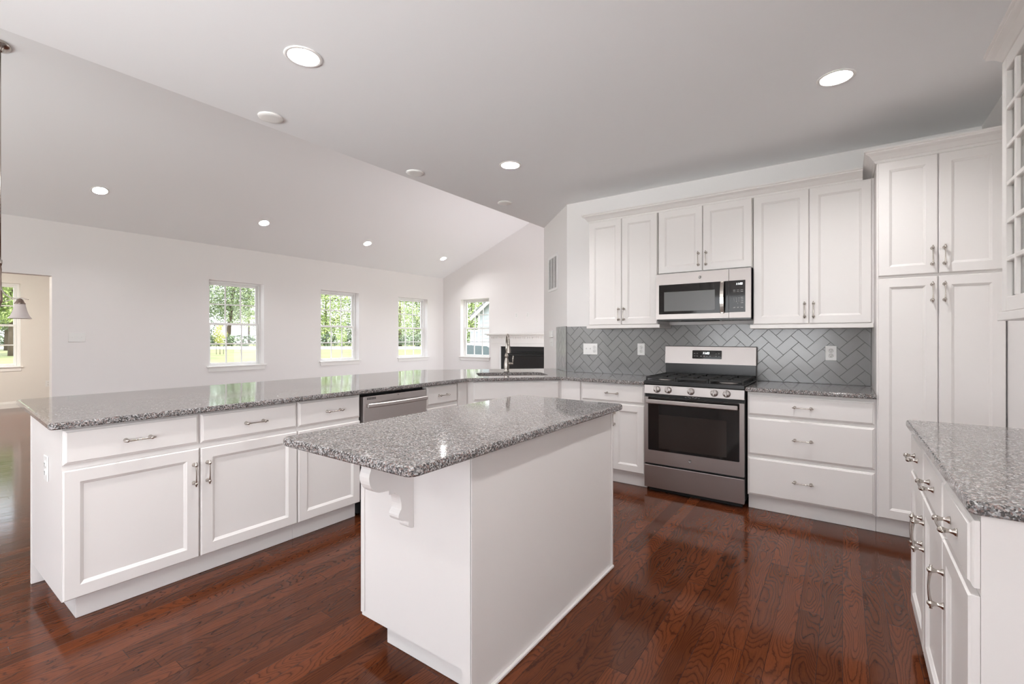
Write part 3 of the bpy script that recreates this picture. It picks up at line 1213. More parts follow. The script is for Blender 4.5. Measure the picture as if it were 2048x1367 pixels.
# ------------------------------------------------------------------ gas range
rx0, rx1 = -1.3560, -0.5925
rcx = (rx0 + rx1) / 2
RW = (rx1 - rx0) / 2
rg = thing('gas_range', 'stainless steel gas range with black cooktop and five knobs', 'range', (rcx, 3.80, 0))
mb = MB()
mb.box(-RW, 0.030, 0.06, RW, 0.610, 0.893)
mb.box(-RW + 0.025, 0.06, 0.001, RW - 0.025, 0.58, 0.06)
rbody = mb.build('body', M['blackm'], rg)
mb = MB()
mb.bbox(-RW + 0.003, 0, 0.040, RW - 0.003, 0.029, 0.226, 0.003, 2)
mb.build('storage_drawer', M['steel'], rg)
od = MB()
slab(od, rect(-RW + 0.003, 0.242, RW - 0.003, 0.790), [round_poly([(-0.347, 0.350), (0.347, 0.350), (0.347, 0.7895), (-0.347, 0.7895)], 0.008, 3)],
     lambda u, v, t: (u, t, v), 0.0, 0.029)
door = od.build('oven_door', M['steel'], rg)
mb = MB()
mb.box(-0.3465, 0.0015, 0.3505, 0.3465, 0.028, 0.7893)
mb.build('door_glass', M['glassb'], door)
mb = MB()
mb.box(-0.258, 0.0006, 0.372, 0.258, 0.0014, 0.650)
mb.build('oven_window', M['ovenw'], door)
mb = MB()
hz0, hz1 = 0.741, 0.776
mb.bbox(-0.347, -0.052, hz0, 0.340, -0.030, hz1, 0.006, 3)
for sx in (-0.32, 0.313):
    mb.bbox(sx - 0.014, -0.031, hz0 + 0.006, sx + 0.014, 0.001, hz1 - 0.006, 0.003)
mb.build('oven_handle', M['steel'], door)
emblem(door, (-0.010, 0.0, 0.302), 0.0125)
# control panel
mb = MB()
mb.loops([[(-RW + 0.003, -0.002, 0.818), (RW - 0.003, -0.002, 0.818), (RW - 0.003, 0.029, 0.818), (-RW + 0.003, 0.029, 0.818)],
          [(-RW + 0.003, -0.002, 0.822), (RW - 0.003, -0.002, 0.822), (RW - 0.003, 0.029, 0.822), (-RW + 0.003, 0.029, 0.822)],
          [(-RW + 0.003, 0.008, 0.888), (RW - 0.003, 0.008, 0.888), (RW - 0.003, 0.029, 0.888), (-RW + 0.003, 0.029, 0.888)]])
cp = mb.build('control_panel', M['steel'], rg)
KN = [-0.271, -0.180, -0.003, 0.170, 0.259]
for kx in KN:
    mb = MB()
    mb.lathe([(0.0275, 0.0), (0.0275, -0.004), (0.0250, -0.008), (0.0240, -0.026), (0.0220, -0.029), (0.0001, -0.029)], (0, 0, 0), 'y', 28)
    mb.bbox(-0.0045, -0.036, -0.0225, 0.0045, -0.027, 0.0225, 0.002)
    k = mb.build('knob', M['steel'], rg, (kx, 0.0035, 0.855), (R(-8), 0, 0))
    mb = MB()
    mb.box(-0.0012, -0.0364, 0.002, 0.0012, -0.0358, 0.019)
    mb.build('pointer_line', M['blackm'], k)
mb = MB()
for kx in KN:
    for dx in (-0.030, -0.022, 0.030):
        mb.box(kx + dx - 0.003, 0.0040, 0.877, kx + dx + 0.003, 0.0062, 0.880)
print_on(cp, mb, M['mark'])
# small printed legend strip above the oven door
mb = MB()
for i, x in enumerate((-0.055, -0.035, -0.022, 0.0, 0.018, 0.027, 0.045)):
    mb.box(x, 0.0225, 0.800 + 0.004 * (i % 2), x + 0.012, 0.0295, 0.804 + 0.004 * (i % 2))
print_on(rbody, mb, M['mark'])
# cooktop
mb = MB()
mb.bbox(-RW, 0.004, 0.8935, RW, 0.575, 0.926, 0.004, 2)
ct = mb.build('cooktop', M['black'], rg)
burn = [(-0.245, 0.16, 0.045), (-0.245, 0.43, 0.036), (0.0, 0.295, 0.05), (0.245, 0.16, 0.050), (0.245, 0.43, 0.034)]
for bx, by, br in burn:
    mb = MB()
    mb.lathe([(br * 1.35, 0.9262), (br * 1.35, 0.929), (br * 1.1, 0.932), (br * 1.05, 0.938)], (bx, by, 0), 'z', 24)
    bo = mb.build('burner', M['steel'], rg)
    mb = MB()
    mb.lathe([(br, 0.9385), (br, 0.943), (br * 0.85, 0.9455), (0.0001, 0.946)], (bx, by, 0), 'z', 24)
    mb.build('burner_cap', M['blackm'], bo)
for g0, g1 in ((-0.372, -0.128), (-0.122, 0.122), (0.128, 0.372)):
    mb = MB()
    y0, y1, zt, zb = 0.018, 0.565, 0.958, 0.946
    gb = 0.0055
    for x in (g0 + gb, g1 - gb):
        mb.bbox(x - gb, y0, zb - 0.004, x + gb, y1, zt, 0.002)
    for y in (y0 + gb, y1 - gb, (y0 + y1) / 2):
        mb.bbox(g0 + 2 * gb, y - gb, zb - 0.004, g1 - 2 * gb, y + gb, zt, 0.002)
    gc = (g0 + g1) / 2
    for by in ((0.16, 0.43) if abs(gc) > 0.1 else (0.16, 0.43)):
        for dx, dy in ((1, 0), (-1, 0)):
            xs = g1 - 2 * gb if dx > 0 else g0 + 2 * gb
            mb.bbox(min(xs, gc + dx * 0.022), by - 0.004, zb, max(xs, gc + dx * 0.022), by + 0.004, zt, 0.001)
        for dy in (1, -1):
            ye = by + dy * (0.115 if True else 0)
            mb.bbox(gc - 0.004, min(ye, by + dy * 0.022), zb, gc + 0.004, max(ye, by + dy * 0.022), zt, 0.001)
    for x in (g0 + gb, g1 - gb):
        for y in (y0 + gb, y1 - gb):
            mb.box(x - gb, y - gb, 0.9262, x + gb, y + gb, zb - 0.003)
    mb.build('grate', M['blackm'], rg)
# backguard
mb = MB()
mb.box(-RW + 0.003, 0.578, 0.894, RW - 0.005, 0.622, 1.046)
mb.build('backguard_base', M['black'], rg)
mb = MB()
mb.loops([[(-RW, 0.566, 1.046), (RW - 0.002, 0.566, 1.046), (RW - 0.002, 0.624, 1.046), (-RW, 0.624, 1.046)],
          [(-RW, 0.580, 1.200), (RW - 0.002, 0.580, 1.200), (RW - 0.002, 0.624, 1.200), (-RW, 0.624, 1.200)],
          [(-RW + 0.003, 0.584, 1.204), (RW - 0.005, 0.584, 1.204), (RW - 0.005, 0.624, 1.204), (-RW + 0.003, 0.624, 1.204)]])
bg = mb.build('backguard', M['steel'], rg)
tilt = math.atan2(0.014, 0.154)
mb = MB()
pl = round_poly(rect(-0.124, -0.038, 0.124, 0.038), 0.006, 3)
mb.loops([[(u, 0.0, v) for u, v in pl], [(u, -0.0014, v) for u, v in pl]])
dsp = mb.build('display', M['glassb'], bg, (-0.013, 0.5730, 1.130), (-tilt, 0, 0))
text('clock_digits', '11:03', 0.026, M['digits'], dsp, (-0.008, -0.0018, 0.012), (R(90), 0, 0), shear=0.2)
mb = MB()
for x in (-0.105, -0.082, 0.078, 0.102):
    mb.box(x - 0.006, -0.0017, 0.008, x + 0.006, -0.0014, 0.012)
for x in (-0.105, -0.082, -0.05, -0.022, 0.0, 0.03, 0.078, 0.102):
    mb.box(x - 0.006, -0.0017, -0.017, x + 0.006, -0.0014, -0.012)
print_on(dsp, mb, M['mark'])

# ------------------------------------------------------------------ microwave
mx0, mx1, mz0, mz1 = -1.3275, -0.5815, 1.440, 1.830
MWW = mx1 - mx0
mw = thing('microwave', 'stainless steel over-the-range microwave under the short wall cabinet', 'microwave', (mx0, 4.02, mz0))
MH = mz1 - mz0
mb = MB()
mb.box(0.004, 0.022, -0.012, MWW - 0.004, 0.420, MH - 0.002)
mb.build('body', M['black'], mw)
sp = mx1 - 0.1595 - mx0            # split between the door and the control side
mb = MB()
slab(mb, rect(0.001, 0, sp - 0.0015, MH - 0.001), [rect(0.026, 0.043, sp - 0.0016, 0.2965)], lambda u, v, t: (u, t, v), 0, 0.021)
dr = mb.build('door', M['steel'], mw)
mb = MB()
slab(mb, rect(0.0265, 0.0435, sp - 0.0017, 0.296), [rect(0.069, 0.068, 0.481, 0.234)], lambda u, v, t: (u, t, v), 0.0012, 0.020)
mb.build('door_glass', M['glassb'], dr)
mb = MB()
mb.box(0.0692, 0.004, 0.0682, 0.4808, 0.018, 0.2338)
mb.build('door_window', M['microw'], dr)
mb = MB()
pts, ls = [], []
for i in range(11):
    t = -1 + i / 5
    z = 0.166 + t * 0.127
    yb = -0.020 - 0.022 * (1 - t * t)
    ls.append([(0.527, yb, z), (0.553, yb, z), (0.555, yb + 0.004, z), (0.553, yb + 0.012, z), (0.527, yb + 0.012, z), (0.525, yb + 0.004, z)])
mb.loops(ls, smooth=False)
for z in (0.046, 0.286):
    mb.bbox(0.530, -0.022, z - 0.008, 0.550, 0.002, z + 0.008, 0.002)
mb.build('door_handle', M['chrome'], dr)
emblem(dr, (0.366, 0.0, 0.343), 0.0125)
mb = MB()
slab(mb, rect(sp + 0.0015, 0, MWW - 0.001, MH - 0.001), [rect(sp + 0.0016, 0.045, MWW - 0.040, 0.297)], lambda u, v, t: (u, t, v), 0, 0.021)
mb.build('control_side', M['steel'], mw)
mb = MB()
mb.box(sp + 0.0017, 0.0012, 0.0455, MWW - 0.0405, 0.020, 0.2965)
kp = mb.build('keypad', M['glassb'], mw)
text('clock_digits', '11:03', 0.022, M['digits'], kp, (sp + 0.075, 0.0008, 0.268), (R(90), 0, 0), shear=0.15)
text('keypad_numbers', '1   2   3\n4   5   6\n7   8   9\n     0', 0.0135, M['mark'], kp, (sp + 0.055, 0.0008, 0.135), (R(90), 0, 0))
mb = MB()
for r_, z in enumerate((0.218, 0.206)):
    for x in (0.040, 0.066, 0.094):
        mb.box(sp + x - 0.009, 0.0009, z, sp + x + 0.009, 0.0012, z + 0.004)
for z in (0.158, 0.144, 0.130, 0.116):
    mb.box(sp + 0.086, 0.0009, z, sp + 0.104, 0.0012, z + 0.005)
for x in (0.040, 0.066, 0.094):
    mb.box(sp + x - 0.008, 0.0009, 0.078, sp + x + 0.008, 0.0012, 0.085)
print_on(kp, mb, M['mark'])
mb = MB()
mb.box(0.20, 0.05, -0.016, 0.48, 0.20, -0.0125)
mb.build('vent_filter', M['blackm'], mw)

# ------------------------------------------------------------------ dishwasher (faces +X)
dwr = thing('dishwasher', 'stainless steel dishwasher built into the peninsula', 'dishwasher', (-2.785, 2.049, 0), R(90))
mb = MB()
mb.box(0.003, 0.05, 0.02, 0.636, 0.60, 0.878)
mb.build('tub', M['blackm'], dwr)
mb = MB()
mb.bbox(0.021, 0.0, 0.115, 0.634, 0.048, 0.858, 0.004, 2)
dd = mb.build('door', M['steel'], dwr)
mb = MB()
mb.box(0.021, 0.012, 0.0015, 0.634, 0.048, 0.110)
mb.build('toe_panel', M['blackm'], dwr)
mb = MB()
ls = []
for i in range(15):
    t = -1 + i / 7
    x = 0.332 + t * 0.288
    yb = -0.026 - 0.020 * (1 - t * t)
    ls.append([(x, yb, 0.778), (x, yb - 0.006, 0.783), (x, yb - 0.006, 0.802), (x, yb, 0.808), (x, yb + 0.010, 0.805), (x, yb + 0.010, 0.781)])
mb.loops(ls)
for x in (0.052, 0.612):
    mb.bbox(x - 0.012, -0.028, 0.781, x + 0.012, 0.001, 0.805, 0.003)
mb.build('handle', M['steel'], dd)
mb = MB()
for i in range(6):
    for j in range(2):
        x = 0.050 + i * 0.0135
        z = 0.834 + j * 0.009
        mb.box(x, -0.0006, z, x + 0.010, 0.001, z + 0.006)
mb.build('vent_slots', M['slot'], dd)
emblem(dd, (0.337, 0.0, 0.846), 0.006)

# ------------------------------------------------------------------ herringbone backsplash
TW, TL = 0.0762, 0.1524


def clip(poly, x0, y0, x1, y1):
    def cut(p, f, inter):
        out = []
        for i in range(len(p)):
            a, b = p[i - 1], p[i]
            fa, fb = f(a), f(b)
            if fa >= 0 and fb >= 0: out.append(b)
            elif fa >= 0 and fb < 0: out.append(inter(a, b, fa, fb))
            elif fa < 0 and fb >= 0: out += [inter(a, b, fa, fb), b]
        return out

    def it(a, b, fa, fb):
        t = fa / (fa - fb)
        return (a[0] + (b[0] - a[0]) * t, a[1] + (b[1] - a[1]) * t)

    for f in (lambda p: p[0] - x0, lambda p: x1 - p[0], lambda p: p[1] - y0, lambda p: y1 - p[1]):
        if not poly: return []
        poly = cut(poly, f, it)
    return poly


def herring(mb, fn, u0, v0, u1, v1, ou, ov):
    g = 0.0011
    for i in range(-40, 40):
        for j in range(-40, 40):
            bu = 2 * i * TL / 2 * 1.0
            # herringbone cell in tile axes (a, b), unit TW: horizontal at (i + 2j..)
            a0, b0 = i + 4 * 0, 0
            # positions: horizontal tile occupies (n+4m', n), vertical tile next to it
            n, mm = i, j
            ha, hb = n + 4 * mm, n
            for tile in (rect(ha, hb, ha + 2, hb + 1), rect(ha + 3, hb, ha + 4, hb + 2)):
                pts = []
                c = (sum(p[0] for p in tile) / 4, sum(p[1] for p in tile) / 4)
                for p in tile:
                    a, b = p[0] * TW, p[1] * TW
                    a += g if p[0] < c[0] else -g
                    b += g if p[1] < c[1] else -g
                    pts.append((ou + (a - b) * s2, ov + (a + b) * s2))
                q = clip(pts, u0, v0, u1, v1)
                if len(q) < 3 or abs(area2(q)) < 2e-5: continue
                if area2(q) < 0: q = q[::-1]
                q2 = offset_poly(q, 0.0010)
                mb.loops([[fn(u, v, 0.004) for u, v in q], [fn(u, v, 0.0088) for u, v in q], [fn(u, v, 0.0096) for u, v in q2]], False, True)


bs = thing('backsplash', 'grey herringbone tile backsplash behind the range and counters', 'backsplash', (0, 0, 0))
fnb = lambda u, v, t: (u, WY - 0.001 - t, v)
fnd = lambda u, v, t: (-2.442 - u * s2 - (0.001 + t) * s2, WY + u * s2 - (0.001 + t) * s2, v)
mb = MB()
BSB, BST = 0.9148, 1.400
mb.box(-2.440, WY - 0.006, BSB, 0.1765, WY - 0.001, BST)
mb.loops([[fnd(0.002, BSB, 0), fnd(0.418, BSB, 0), fnd(0.418, BSB, 0.0055), fnd(0.004, BSB, 0.0055)],
          [fnd(0.002, BST + 0.006, 0), fnd(0.418, BST + 0.006, 0), fnd(0.418, BST + 0.006, 0.0055), fnd(0.004, BST + 0.006, 0.0055)]])
mb.build('grout', M['grout'], bs)
mb = MB()
herring(mb, fnb, -2.436, BSB + 0.001, 0.1755, BST - 0.001, -0.40, 1.03)
herring(mb, fnd, 0.006, BSB + 0.001, 0.415, BST + 0.004, 0.10, 1.03)
mb.build('tiles', M['tile'], bs)


# ------------------------------------------------------------------ outlets and switches: plate in its own frame, facing -Y
def plate(name, label, cat, loc, rz, w, h, devs, group=None, t=0.006):
    root = thing(name, label, cat, loc, rz, group)
    m = MB()
    m.bbox(-w / 2, -t, -h / 2, w / 2, -0.0002, h / 2, 0.002, 2)
    m.build('cover_plate', M['plate'], root)
    for kind, dx in devs:
        if kind == 'outlet':
            for dz in (-0.0195, 0.0195):
                m = MB()
                m.lathe([(0.0165, -t + 0.0005), (0.0165, -t - 0.0014), (0.0155, -t - 0.0022), (0.0001, -t - 0.0022)], (dx, 0, dz), 'y', 20)
                r_ = m.build('receptacle', M['plate'], root)
                m = MB()
                m.box(dx - 0.0075, -t - 0.0028, dz - 0.001, dx - 0.005, -t - 0.0021, dz + 0.007)
                m.box(dx + 0.005, -t - 0.0028, dz - 0.001, dx + 0.0075, -t - 0.0021, dz + 0.006)
                m.lathe([(0.0028, -t - 0.0021), (0.0028, -t - 0.0028)], (dx, 0, dz - 0.0075), 'y', 10)
                m.build('slots', M['slot'], r_)
        else:
            m = MB()
            m.box(dx - 0.006, -t - 0.001, -0.012, dx + 0.006, -t + 0.0005, 0.012)
            m.bbox(dx - 0.004, -t - 0.010, 0.0, dx + 0.004, -t - 0.0005, 0.009, 0.001)
            m.build('toggle', M['plate'], root)
    return root


TY = WY - 0.0112
plate('switch_plate', 'wide white plate with two switches and an outlet on grey tile', 'switch plate', (-2.156, TY, 1.163), 0, 0.163, 0.116, [('sw', -0.046), ('sw', 0.0), ('outlet', 0.046)])
plate('outlet', 'white outlet on grey tile just left of the range', 'outlet', (-1.609, TY, 1.168), 0, 0.074, 0.116, [('outlet', 0)])
plate('outlet', 'white outlet on grey tile between the range and the pantry', 'outlet', (-0.075, TY, 1.160), 0, 0.074, 0.116, [('outlet', 0)])
plate('outlet', 'white outlet on the end panel of the peninsula', 'outlet', (-3.085, 0.5025, 0.662), 0, 0.074, 0.118, [('outlet', 0)])
plate('switch_plate', 'triple white switch plate on the far wall beside the doorway', 'switch plate', (FX + 0.0005, 1.590, 1.285), R(90), 0.165, 0.118, [('sw', -0.046), ('sw', 0), ('sw', 0.046)])
plate('outlet', 'white outlet low on the passage wall beyond the doorway', 'outlet', (BX + 0.0005, 2.02, 0.41), R(90), 0.074, 0.118, [('outlet', 0)])
plate('outlet', 'left of two white media plates above the fireplace mantel', 'outlet', (-5.835, LY - 0.0005, 1.774), 0, 0.074, 0.118, [('outlet', 0)])
plate('outlet', 'right of two white media plates above the fireplace mantel', 'outlet', (-5.545, LY - 0.0005, 1.774), 0, 0.074, 0.118, [('outlet', 0)])
dcx, dcy = -2.905, 4.907
plate('switch_plate', 'lower white switch plate on the diagonal wall above the counter', 'switch plate', (dcx - 0.0005, dcy - 0.0005, 1.222), R(-45), 0.120, 0.092, [('sw', -0.023), ('sw', 0.023)])
th = thing('thermostat', 'small white thermostat above the switches on the diagonal wall', 'thermostat', (dcx - 0.0005, dcy - 0.0005, 1.325), R(-45))
mb = MB()
mb.bbox(-0.055, -0.022, -0.040, 0.055, -0.0002, 0.040, 0.004, 2)
mb.build('housing', M['plate'], th)
mb = MB()
mb.box(-0.03, -0.0226, -0.005, 0.03, -0.0222, 0.024)
mb.build('screen', M['plate'], th)

# return-air grille on the diagonal wall
gv = thing('air_vent', 'white return air grille high on the diagonal wall', 'vent', (-2.868, 4.870 - 0.0008, 2.064), R(-45))
gw, gh = 0.43, 0.43
mb = MB()
slab(mb, rect(-gw / 2, -gh / 2, gw / 2, gh / 2), [rect(-gw / 2 + 0.03, -gh / 2 + 0.03, gw / 2 - 0.03, gh / 2 - 0.03)], lambda u, v, t: (u, -t, v), 0.0005, 0.009)
mb.build('frame', M['plate'], gv)
mb = MB()
mb.box(-gw / 2 + 0.03, -0.002, -gh / 2 + 0.03, gw / 2 - 0.03, -0.0007, gh / 2 - 0.03)
mb.build('backing', M['mark'], gv)
mb = MB()
for i in range(26):
    z = -gh / 2 + 0.035 + i * (gh - 0.07) / 25
    mb.loops([[(-gw / 2 + 0.031, -0.0022, z), (gw / 2 - 0.031, -0.0022, z), (gw / 2 - 0.031, -0.0032, z), (-gw / 2 + 0.031, -0.0032, z)],
              [(-gw / 2 + 0.031, -0.0075, z - 0.008), (gw / 2 - 0.031, -0.0075, z - 0.008), (gw / 2 - 0.031, -0.0085, z - 0.008), (-gw / 2 + 0.031, -0.0085, z - 0.008)]])
for x in (-0.07, 0.07):
    mb.box(x - 0.004, -0.0095, -gh / 2 + 0.031, x + 0.004, -0.0022, gh / 2 - 0.031)
mb.build('louvers', M['plate'], gv)

# ------------------------------------------------------------------ fireplace
fp = thing('fireplace', 'white mantel fireplace with black surround on the far wall', 'fireplace', (0, LY, 0))
mx_l, mx_r = -6.56, -4.25
mb = MB()
mb.bbox(mx_l + 0.01, -0.235, 1.345, mx_r - 0.01, -0.001, 1.372, 0.004, 2)
mb.bbox(mx_l + 0.04, -0.20, 1.325, mx_r - 0.04, -0.001, 1.3445, 0.006, 2)
mb.bbox(mx_l + 0.09, -0.165, 1.300, mx_r - 0.09, -0.001, 1.3245, 0.008, 2)
mb.build('mantel_shelf', M['trim'], fp)
mb = MB()
x = mx_l + 0.125
while x < mx_r - 0.13:
    mb.box(x, -0.158, 1.262, x + 0.022, -0.141, 1.298)
    x += 0.044
mb.build('dentil_band', M['trim'], fp)
mb = MB()
ox0, ox1, oz = -6.185, -4.62, 1.088
slab(mb, [(mx_l + 0.12, 0.001), (ox0, 0.001), (ox0, oz), (ox1, oz), (ox1, 0.001), (mx_r - 0.12, 0.001), (mx_r - 0.12, 1.2995), (mx_l + 0.12, 1.2995)], [], lambda u, v, t: (u, -t, v), 0.001, 0.14)
mb.bbox(mx_l + 0.135, -0.150, 1.155, mx_r - 0.135, -0.1405, 1.168, 0.003)
for xx in (ox0 - 0.02, ox1):
    mb.bbox(xx, -0.152, 0.001, xx + 0.02, -0.1405, oz, 0.003)
mb.bbox(ox0 - 0.02, -0.152, oz, ox1 + 0.02, -0.1405, oz + 0.02, 0.003)
mb.build('surround', M['trim'], fp)
mb = MB()
mb.box(ox0 + 0.001, -0.10, 0.001, ox1 - 0.001, -0.002, oz - 0.001)
ins = mb.build('firebox', M['fire'], fp)
mb = MB()
for z in (0.93, 0.955, 0.98):
    mb.bbox(ox0 + 0.18, -0.122, z, ox1 - 0.18, -0.1005, z + 0.014, 0.003)
mb.bbox(ox0 + 0.15, -0.128, 0.895, ox1 - 0.15, -0.1005, 0.915, 0.004)
mb.build('louver', M['black'], ins)
mb = MB()
mb.box(ox0 + 0.2, -0.106, 0.25, ox1 - 0.2, -0.1005, 0.88)
mb.build('fire_glass', M['glassb'], ins)


# ------------------------------------------------------------------ ceiling lights
def can_light(R_, lens='lens'):
    """recessed light in its own frame, ceiling plane at z = 0, hole radius R_"""
    root = thing('recessed_light', '', 'ceiling light')
    m = MB()
    m.lathe([(R_ - 0.001, 0.0), (R_ + 0.014, -0.0005), (R_ + 0.0145, -0.003), (R_ + 0.010, -0.006), (R_ - 0.001, -0.0065), (R_ - 0.004, -0.003)], (0, 0, 0), 'z', 36, caps=False)
    m.build('trim_ring', M['trim'], root)
    m = MB()
    m.lathe([(R_ - 0.004, -0.003), (R_ - 0.006, 0.004), (R_ * 0.70, 0.046), (R_ * 0.69, 0.052)], (0, 0, 0), 'z', 36, caps=False)
    m.build('baffle', M['trim'], root)
    m = MB()
    m.lathe([(R_ * 0.69, 0.050), (R_ * 0.66, 0.046), (R_ * 0.45, 0.043), (0.0001, 0.042)], (0, 0, 0), 'z', 28)
    m.build('lens', M[lens], root)
    return root


kl_lab = ['lit recessed light in flat ceiling above the near end of the island',
          'lit recessed light in flat ceiling nearest to the pantry',
          'lit recessed light in flat ceiling near the diagonal wall']
proto = can_light(CAN_R)
for i, (x, y) in enumerate(KL + KX):
    o = proto if i == 0 else copy_tree(proto)
    o.location = (x, y, CZ)
    tag(o, kl_lab[i] if i < 3 else 'lit recessed light in the flat ceiling, unseen, outside the view', 'ceiling light', 'recessed lights in the flat ceiling')
proto = can_light(CAN_R * 0.92, 'lens_small')
vlab = ['leftmost small recessed light in the sloped ceiling', 'second from left small recessed light in the sloped ceiling',
        'third from left small recessed light in the sloped ceiling', 'rightmost small recessed light in the sloped ceiling, nearest the fireplace wall']
for i, y in enumerate(VL):
    o = proto if i == 0 else copy_tree(proto)
    o.location = vault_pt(vs_light, y, 0)
    o.rotation_euler = (0, -math.atan(VM), 0)
    tag(o, vlab[i], 'ceiling light', 'recessed lights in the sloped ceiling')
clab = ['near white round cover disc on the flat ceiling beside its edge', 'middle white round cover disc on the flat ceiling beside its edge',
        'far white round cover disc on the flat ceiling beside its edge']
for i, (x, y) in enumerate(((-3.052, 1.545), (-3.050, 2.80), (-2.95, 3.99))):
    mb = MB()
    mb.lathe([(0.074, -0.0003), (0.076, -0.003), (0.074, -0.008), (0.066, -0.013), (0.050, -0.0145), (0.0001, -0.0145)], (0, 0, 0), 'z', 36)
    tag(mb.build('ceiling_cover', M['trim'], None, (x, y, CZ)), clab[i], 'ceiling cover', 'blank covers on the flat ceiling')
# plain lamp in the back room
pr = thing('flush_light', 'flush ceiling lamp in the room beyond the doorway', 'ceiling light', (-10.2, 0.3, 2.449))
mb = MB()
mb.lathe([(0.16, -0.0005), (0.165, -0.02), (0.14, -0.03)], (0, 0, 0), 'z', 28)
mb.build('lamp_base', M['chrome'], pr)
mb = MB()
mb.lathe([(0.138, -0.03), (0.13, -0.06), (0.09, -0.09), (0.0001, -0.10)], (0, 0, 0), 'z', 28)
mb.build('lamp_globe', principled('warm_globe', (1, 0.95, 0.85), 0.4, emit=(1.0, 0.93, 0.83), es=430.0), pr)

# ------------------------------------------------------------------ chandelier by the left edge
hx, hy = -5.650, 0.644
ctop = VZ + VM * (hx - FX)
ch = thing('chandelier', 'hanging nickel chandelier with frosted bell shades in front of the doorway', 'chandelier', (hx, hy, ctop))
mb = MB()
mb.lathe([(0.064, -0.001), (0.066, -0.010), (0.061, -0.018), (0.050, -0.024), (0.038, -0.032), (0.016, -0.042), (0.010, -0.062)], (0, 0, 0), 'z', 28)
cn = mb.build('canopy', M['chrome'], ch, (0, 0, 0), (0, -math.atan(VM), 0))
zs = 1.603 - ctop
mb = MB()
mb.tube([(0.012, 0, -0.050), (0.012, 0, zs + 0.32)], 0.0045, 10)
mb.lathe([(0.012, zs + 0.32), (0.014, zs + 0.30), (0.008, zs + 0.27)], (0.012, 0, 0), 'z', 14)
mb.build('rod', M['chrome'], ch)
mb = MB()
mb.lathe([(0.006, zs + 0.28), (0.010, zs + 0.24), (0.006, zs + 0.18), (0.009, zs + 0.10), (0.013, zs + 0.03), (0.016, zs - 0.01), (0.011, zs - 0.035), (0.004, zs - 0.045), (0.006, zs - 0.055), (0.0001, zs - 0.06)], (0.012, 0, 0), 'z', 20)
mb.build('hub', M['bronze'], ch)
for ang in (R(35.575), R(215.575)):
    dx, dy = math.cos(ang), math.sin(ang)
    P = lambda r, z: (0.012 + dx * r, dy * r, zs + z)
    mb = MB()
    mb.tube([P(0.0, 0.13), P(0.012, 0.075), P(0.04, 0.035), P(0.08, 0.010), P(0.13, 0.0), P(0.17, 0.004), P(0.20, -0.002), P(0.228, -0.008)], [0.005, 0.005, 0.005, 0.005, 0.005, 0.006, 0.004, 0.003], 8)
    mb.tube([P(0.02, -0.03), P(0.05, -0.022), P(0.09, -0.008), P(0.13, 0.003), P(0.17, 0.004)], 0.0045, 8)
    mb.lathe([(0.004, zs - 0.0045), (0.006, zs - 0.008), (0.0001, zs - 0.012)], (0.012 + dx * 0.228, dy * 0.228, 0), 'z', 10)
    arm = mb.build('arm', M['chrome'], ch)
    mb = MB()
    ox, oy = 0.012 + dx * 0.17, dy * 0.16
    mb.lathe([(0.006, zs + 0.003), (0.010, zs - 0.003), (0.020, zs - 0.012), (0.027, zs - 0.030), (0.035, zs - 0.042), (0.032, zs - 0.045), (0.0001, zs - 0.045)], (ox, oy, 0), 'z', 24)
    mb.build('shade_cap', M['bronze'], ch)
    mb = MB()
    mb.lathe([(0.032, zs - 0.0455), (0.035, zs - 0.065), (0.040, zs - 0.09), (0.047, zs - 0.118), (0.057, zs - 0.143), (0.067, zs - 0.160), (0.072, zs - 0.165), (0.070, zs - 0.163), (0.055, zs - 0.140), (0.044, zs - 0.115), (0.037, zs - 0.088), (0.031, zs - 0.055)], (ox, oy, 0), 'z', 28, caps=False)
    mb.build('lamp_shade', M['frost'], ch)

# ------------------------------------------------------------------ outside
GZ = -0.35
mb = MB()
slab(mb, rect(-150, -60, 40, 110), [rect(BX - 0.25, REAR_Y - 0.4, RX + 0.2, LY + 0.2)], lambda u, v, t: (u, v, t), GZ - 0.2, GZ)
tag(mb.build('lawn', M['grass']), kind='structure')


def strip(name, fw0, fw1, l0, l1, mat, z):
    """ground band square to the view down the lawn"""
    c, s = math.cos(R(35.575)), math.sin(R(35.575))
    pts = []
    for fw, l in ((fw0, l0), (fw0, l1), (fw1, l1), (fw1, l0)):
        pts.append((l * c - fw * s, l * s + fw * c))
    m = MB()
    m.prism(pts, lambda u, v, t: (u, v, t), GZ + 0.002, GZ + z)
    return struct(m.build(name, M[mat]))


strip('road', 64, 82, -110, 30, 'asphalt', 0.03)
strip('driveway', 27.5, 30.5, -17.5, 14, 'concrete', 0.03)


def leaf_crown(n, blobs, size, seed, flat=0.0):
    rnd = random.Random(seed)
    m = MB()
    for _ in range(n):
        cx, cy, cz, rx, ry, rz = rnd.choice(blobs)
        while True:
            p = Vector((rnd.uniform(-1, 1), rnd.uniform(-1, 1), rnd.uniform(-1, 1)))
            if 0.35 < p.length < 1: break
        c = Vector((cx + p.x * rx, cy + p.y * ry, cz + p.z * rz))
        a = Vector((rnd.gauss(0, 1), rnd.gauss(0, 1), rnd.gauss(0, 1) * (1 - flat))).normalized()
        b = a.cross(Vector((rnd.gauss(0, 1), rnd.gauss(0, 1), rnd.gauss(0, 1)))).normalized()
        s = size * rnd.uniform(0.6, 1.3)
        k = len(m.v)
        m.v += [tuple(c - a * s), tuple(c + b * s * 0.45), tuple(c + a * s), tuple(c - b * s * 0.45)]
        m.face((k, k + 1, k + 2, k + 3))
    return m


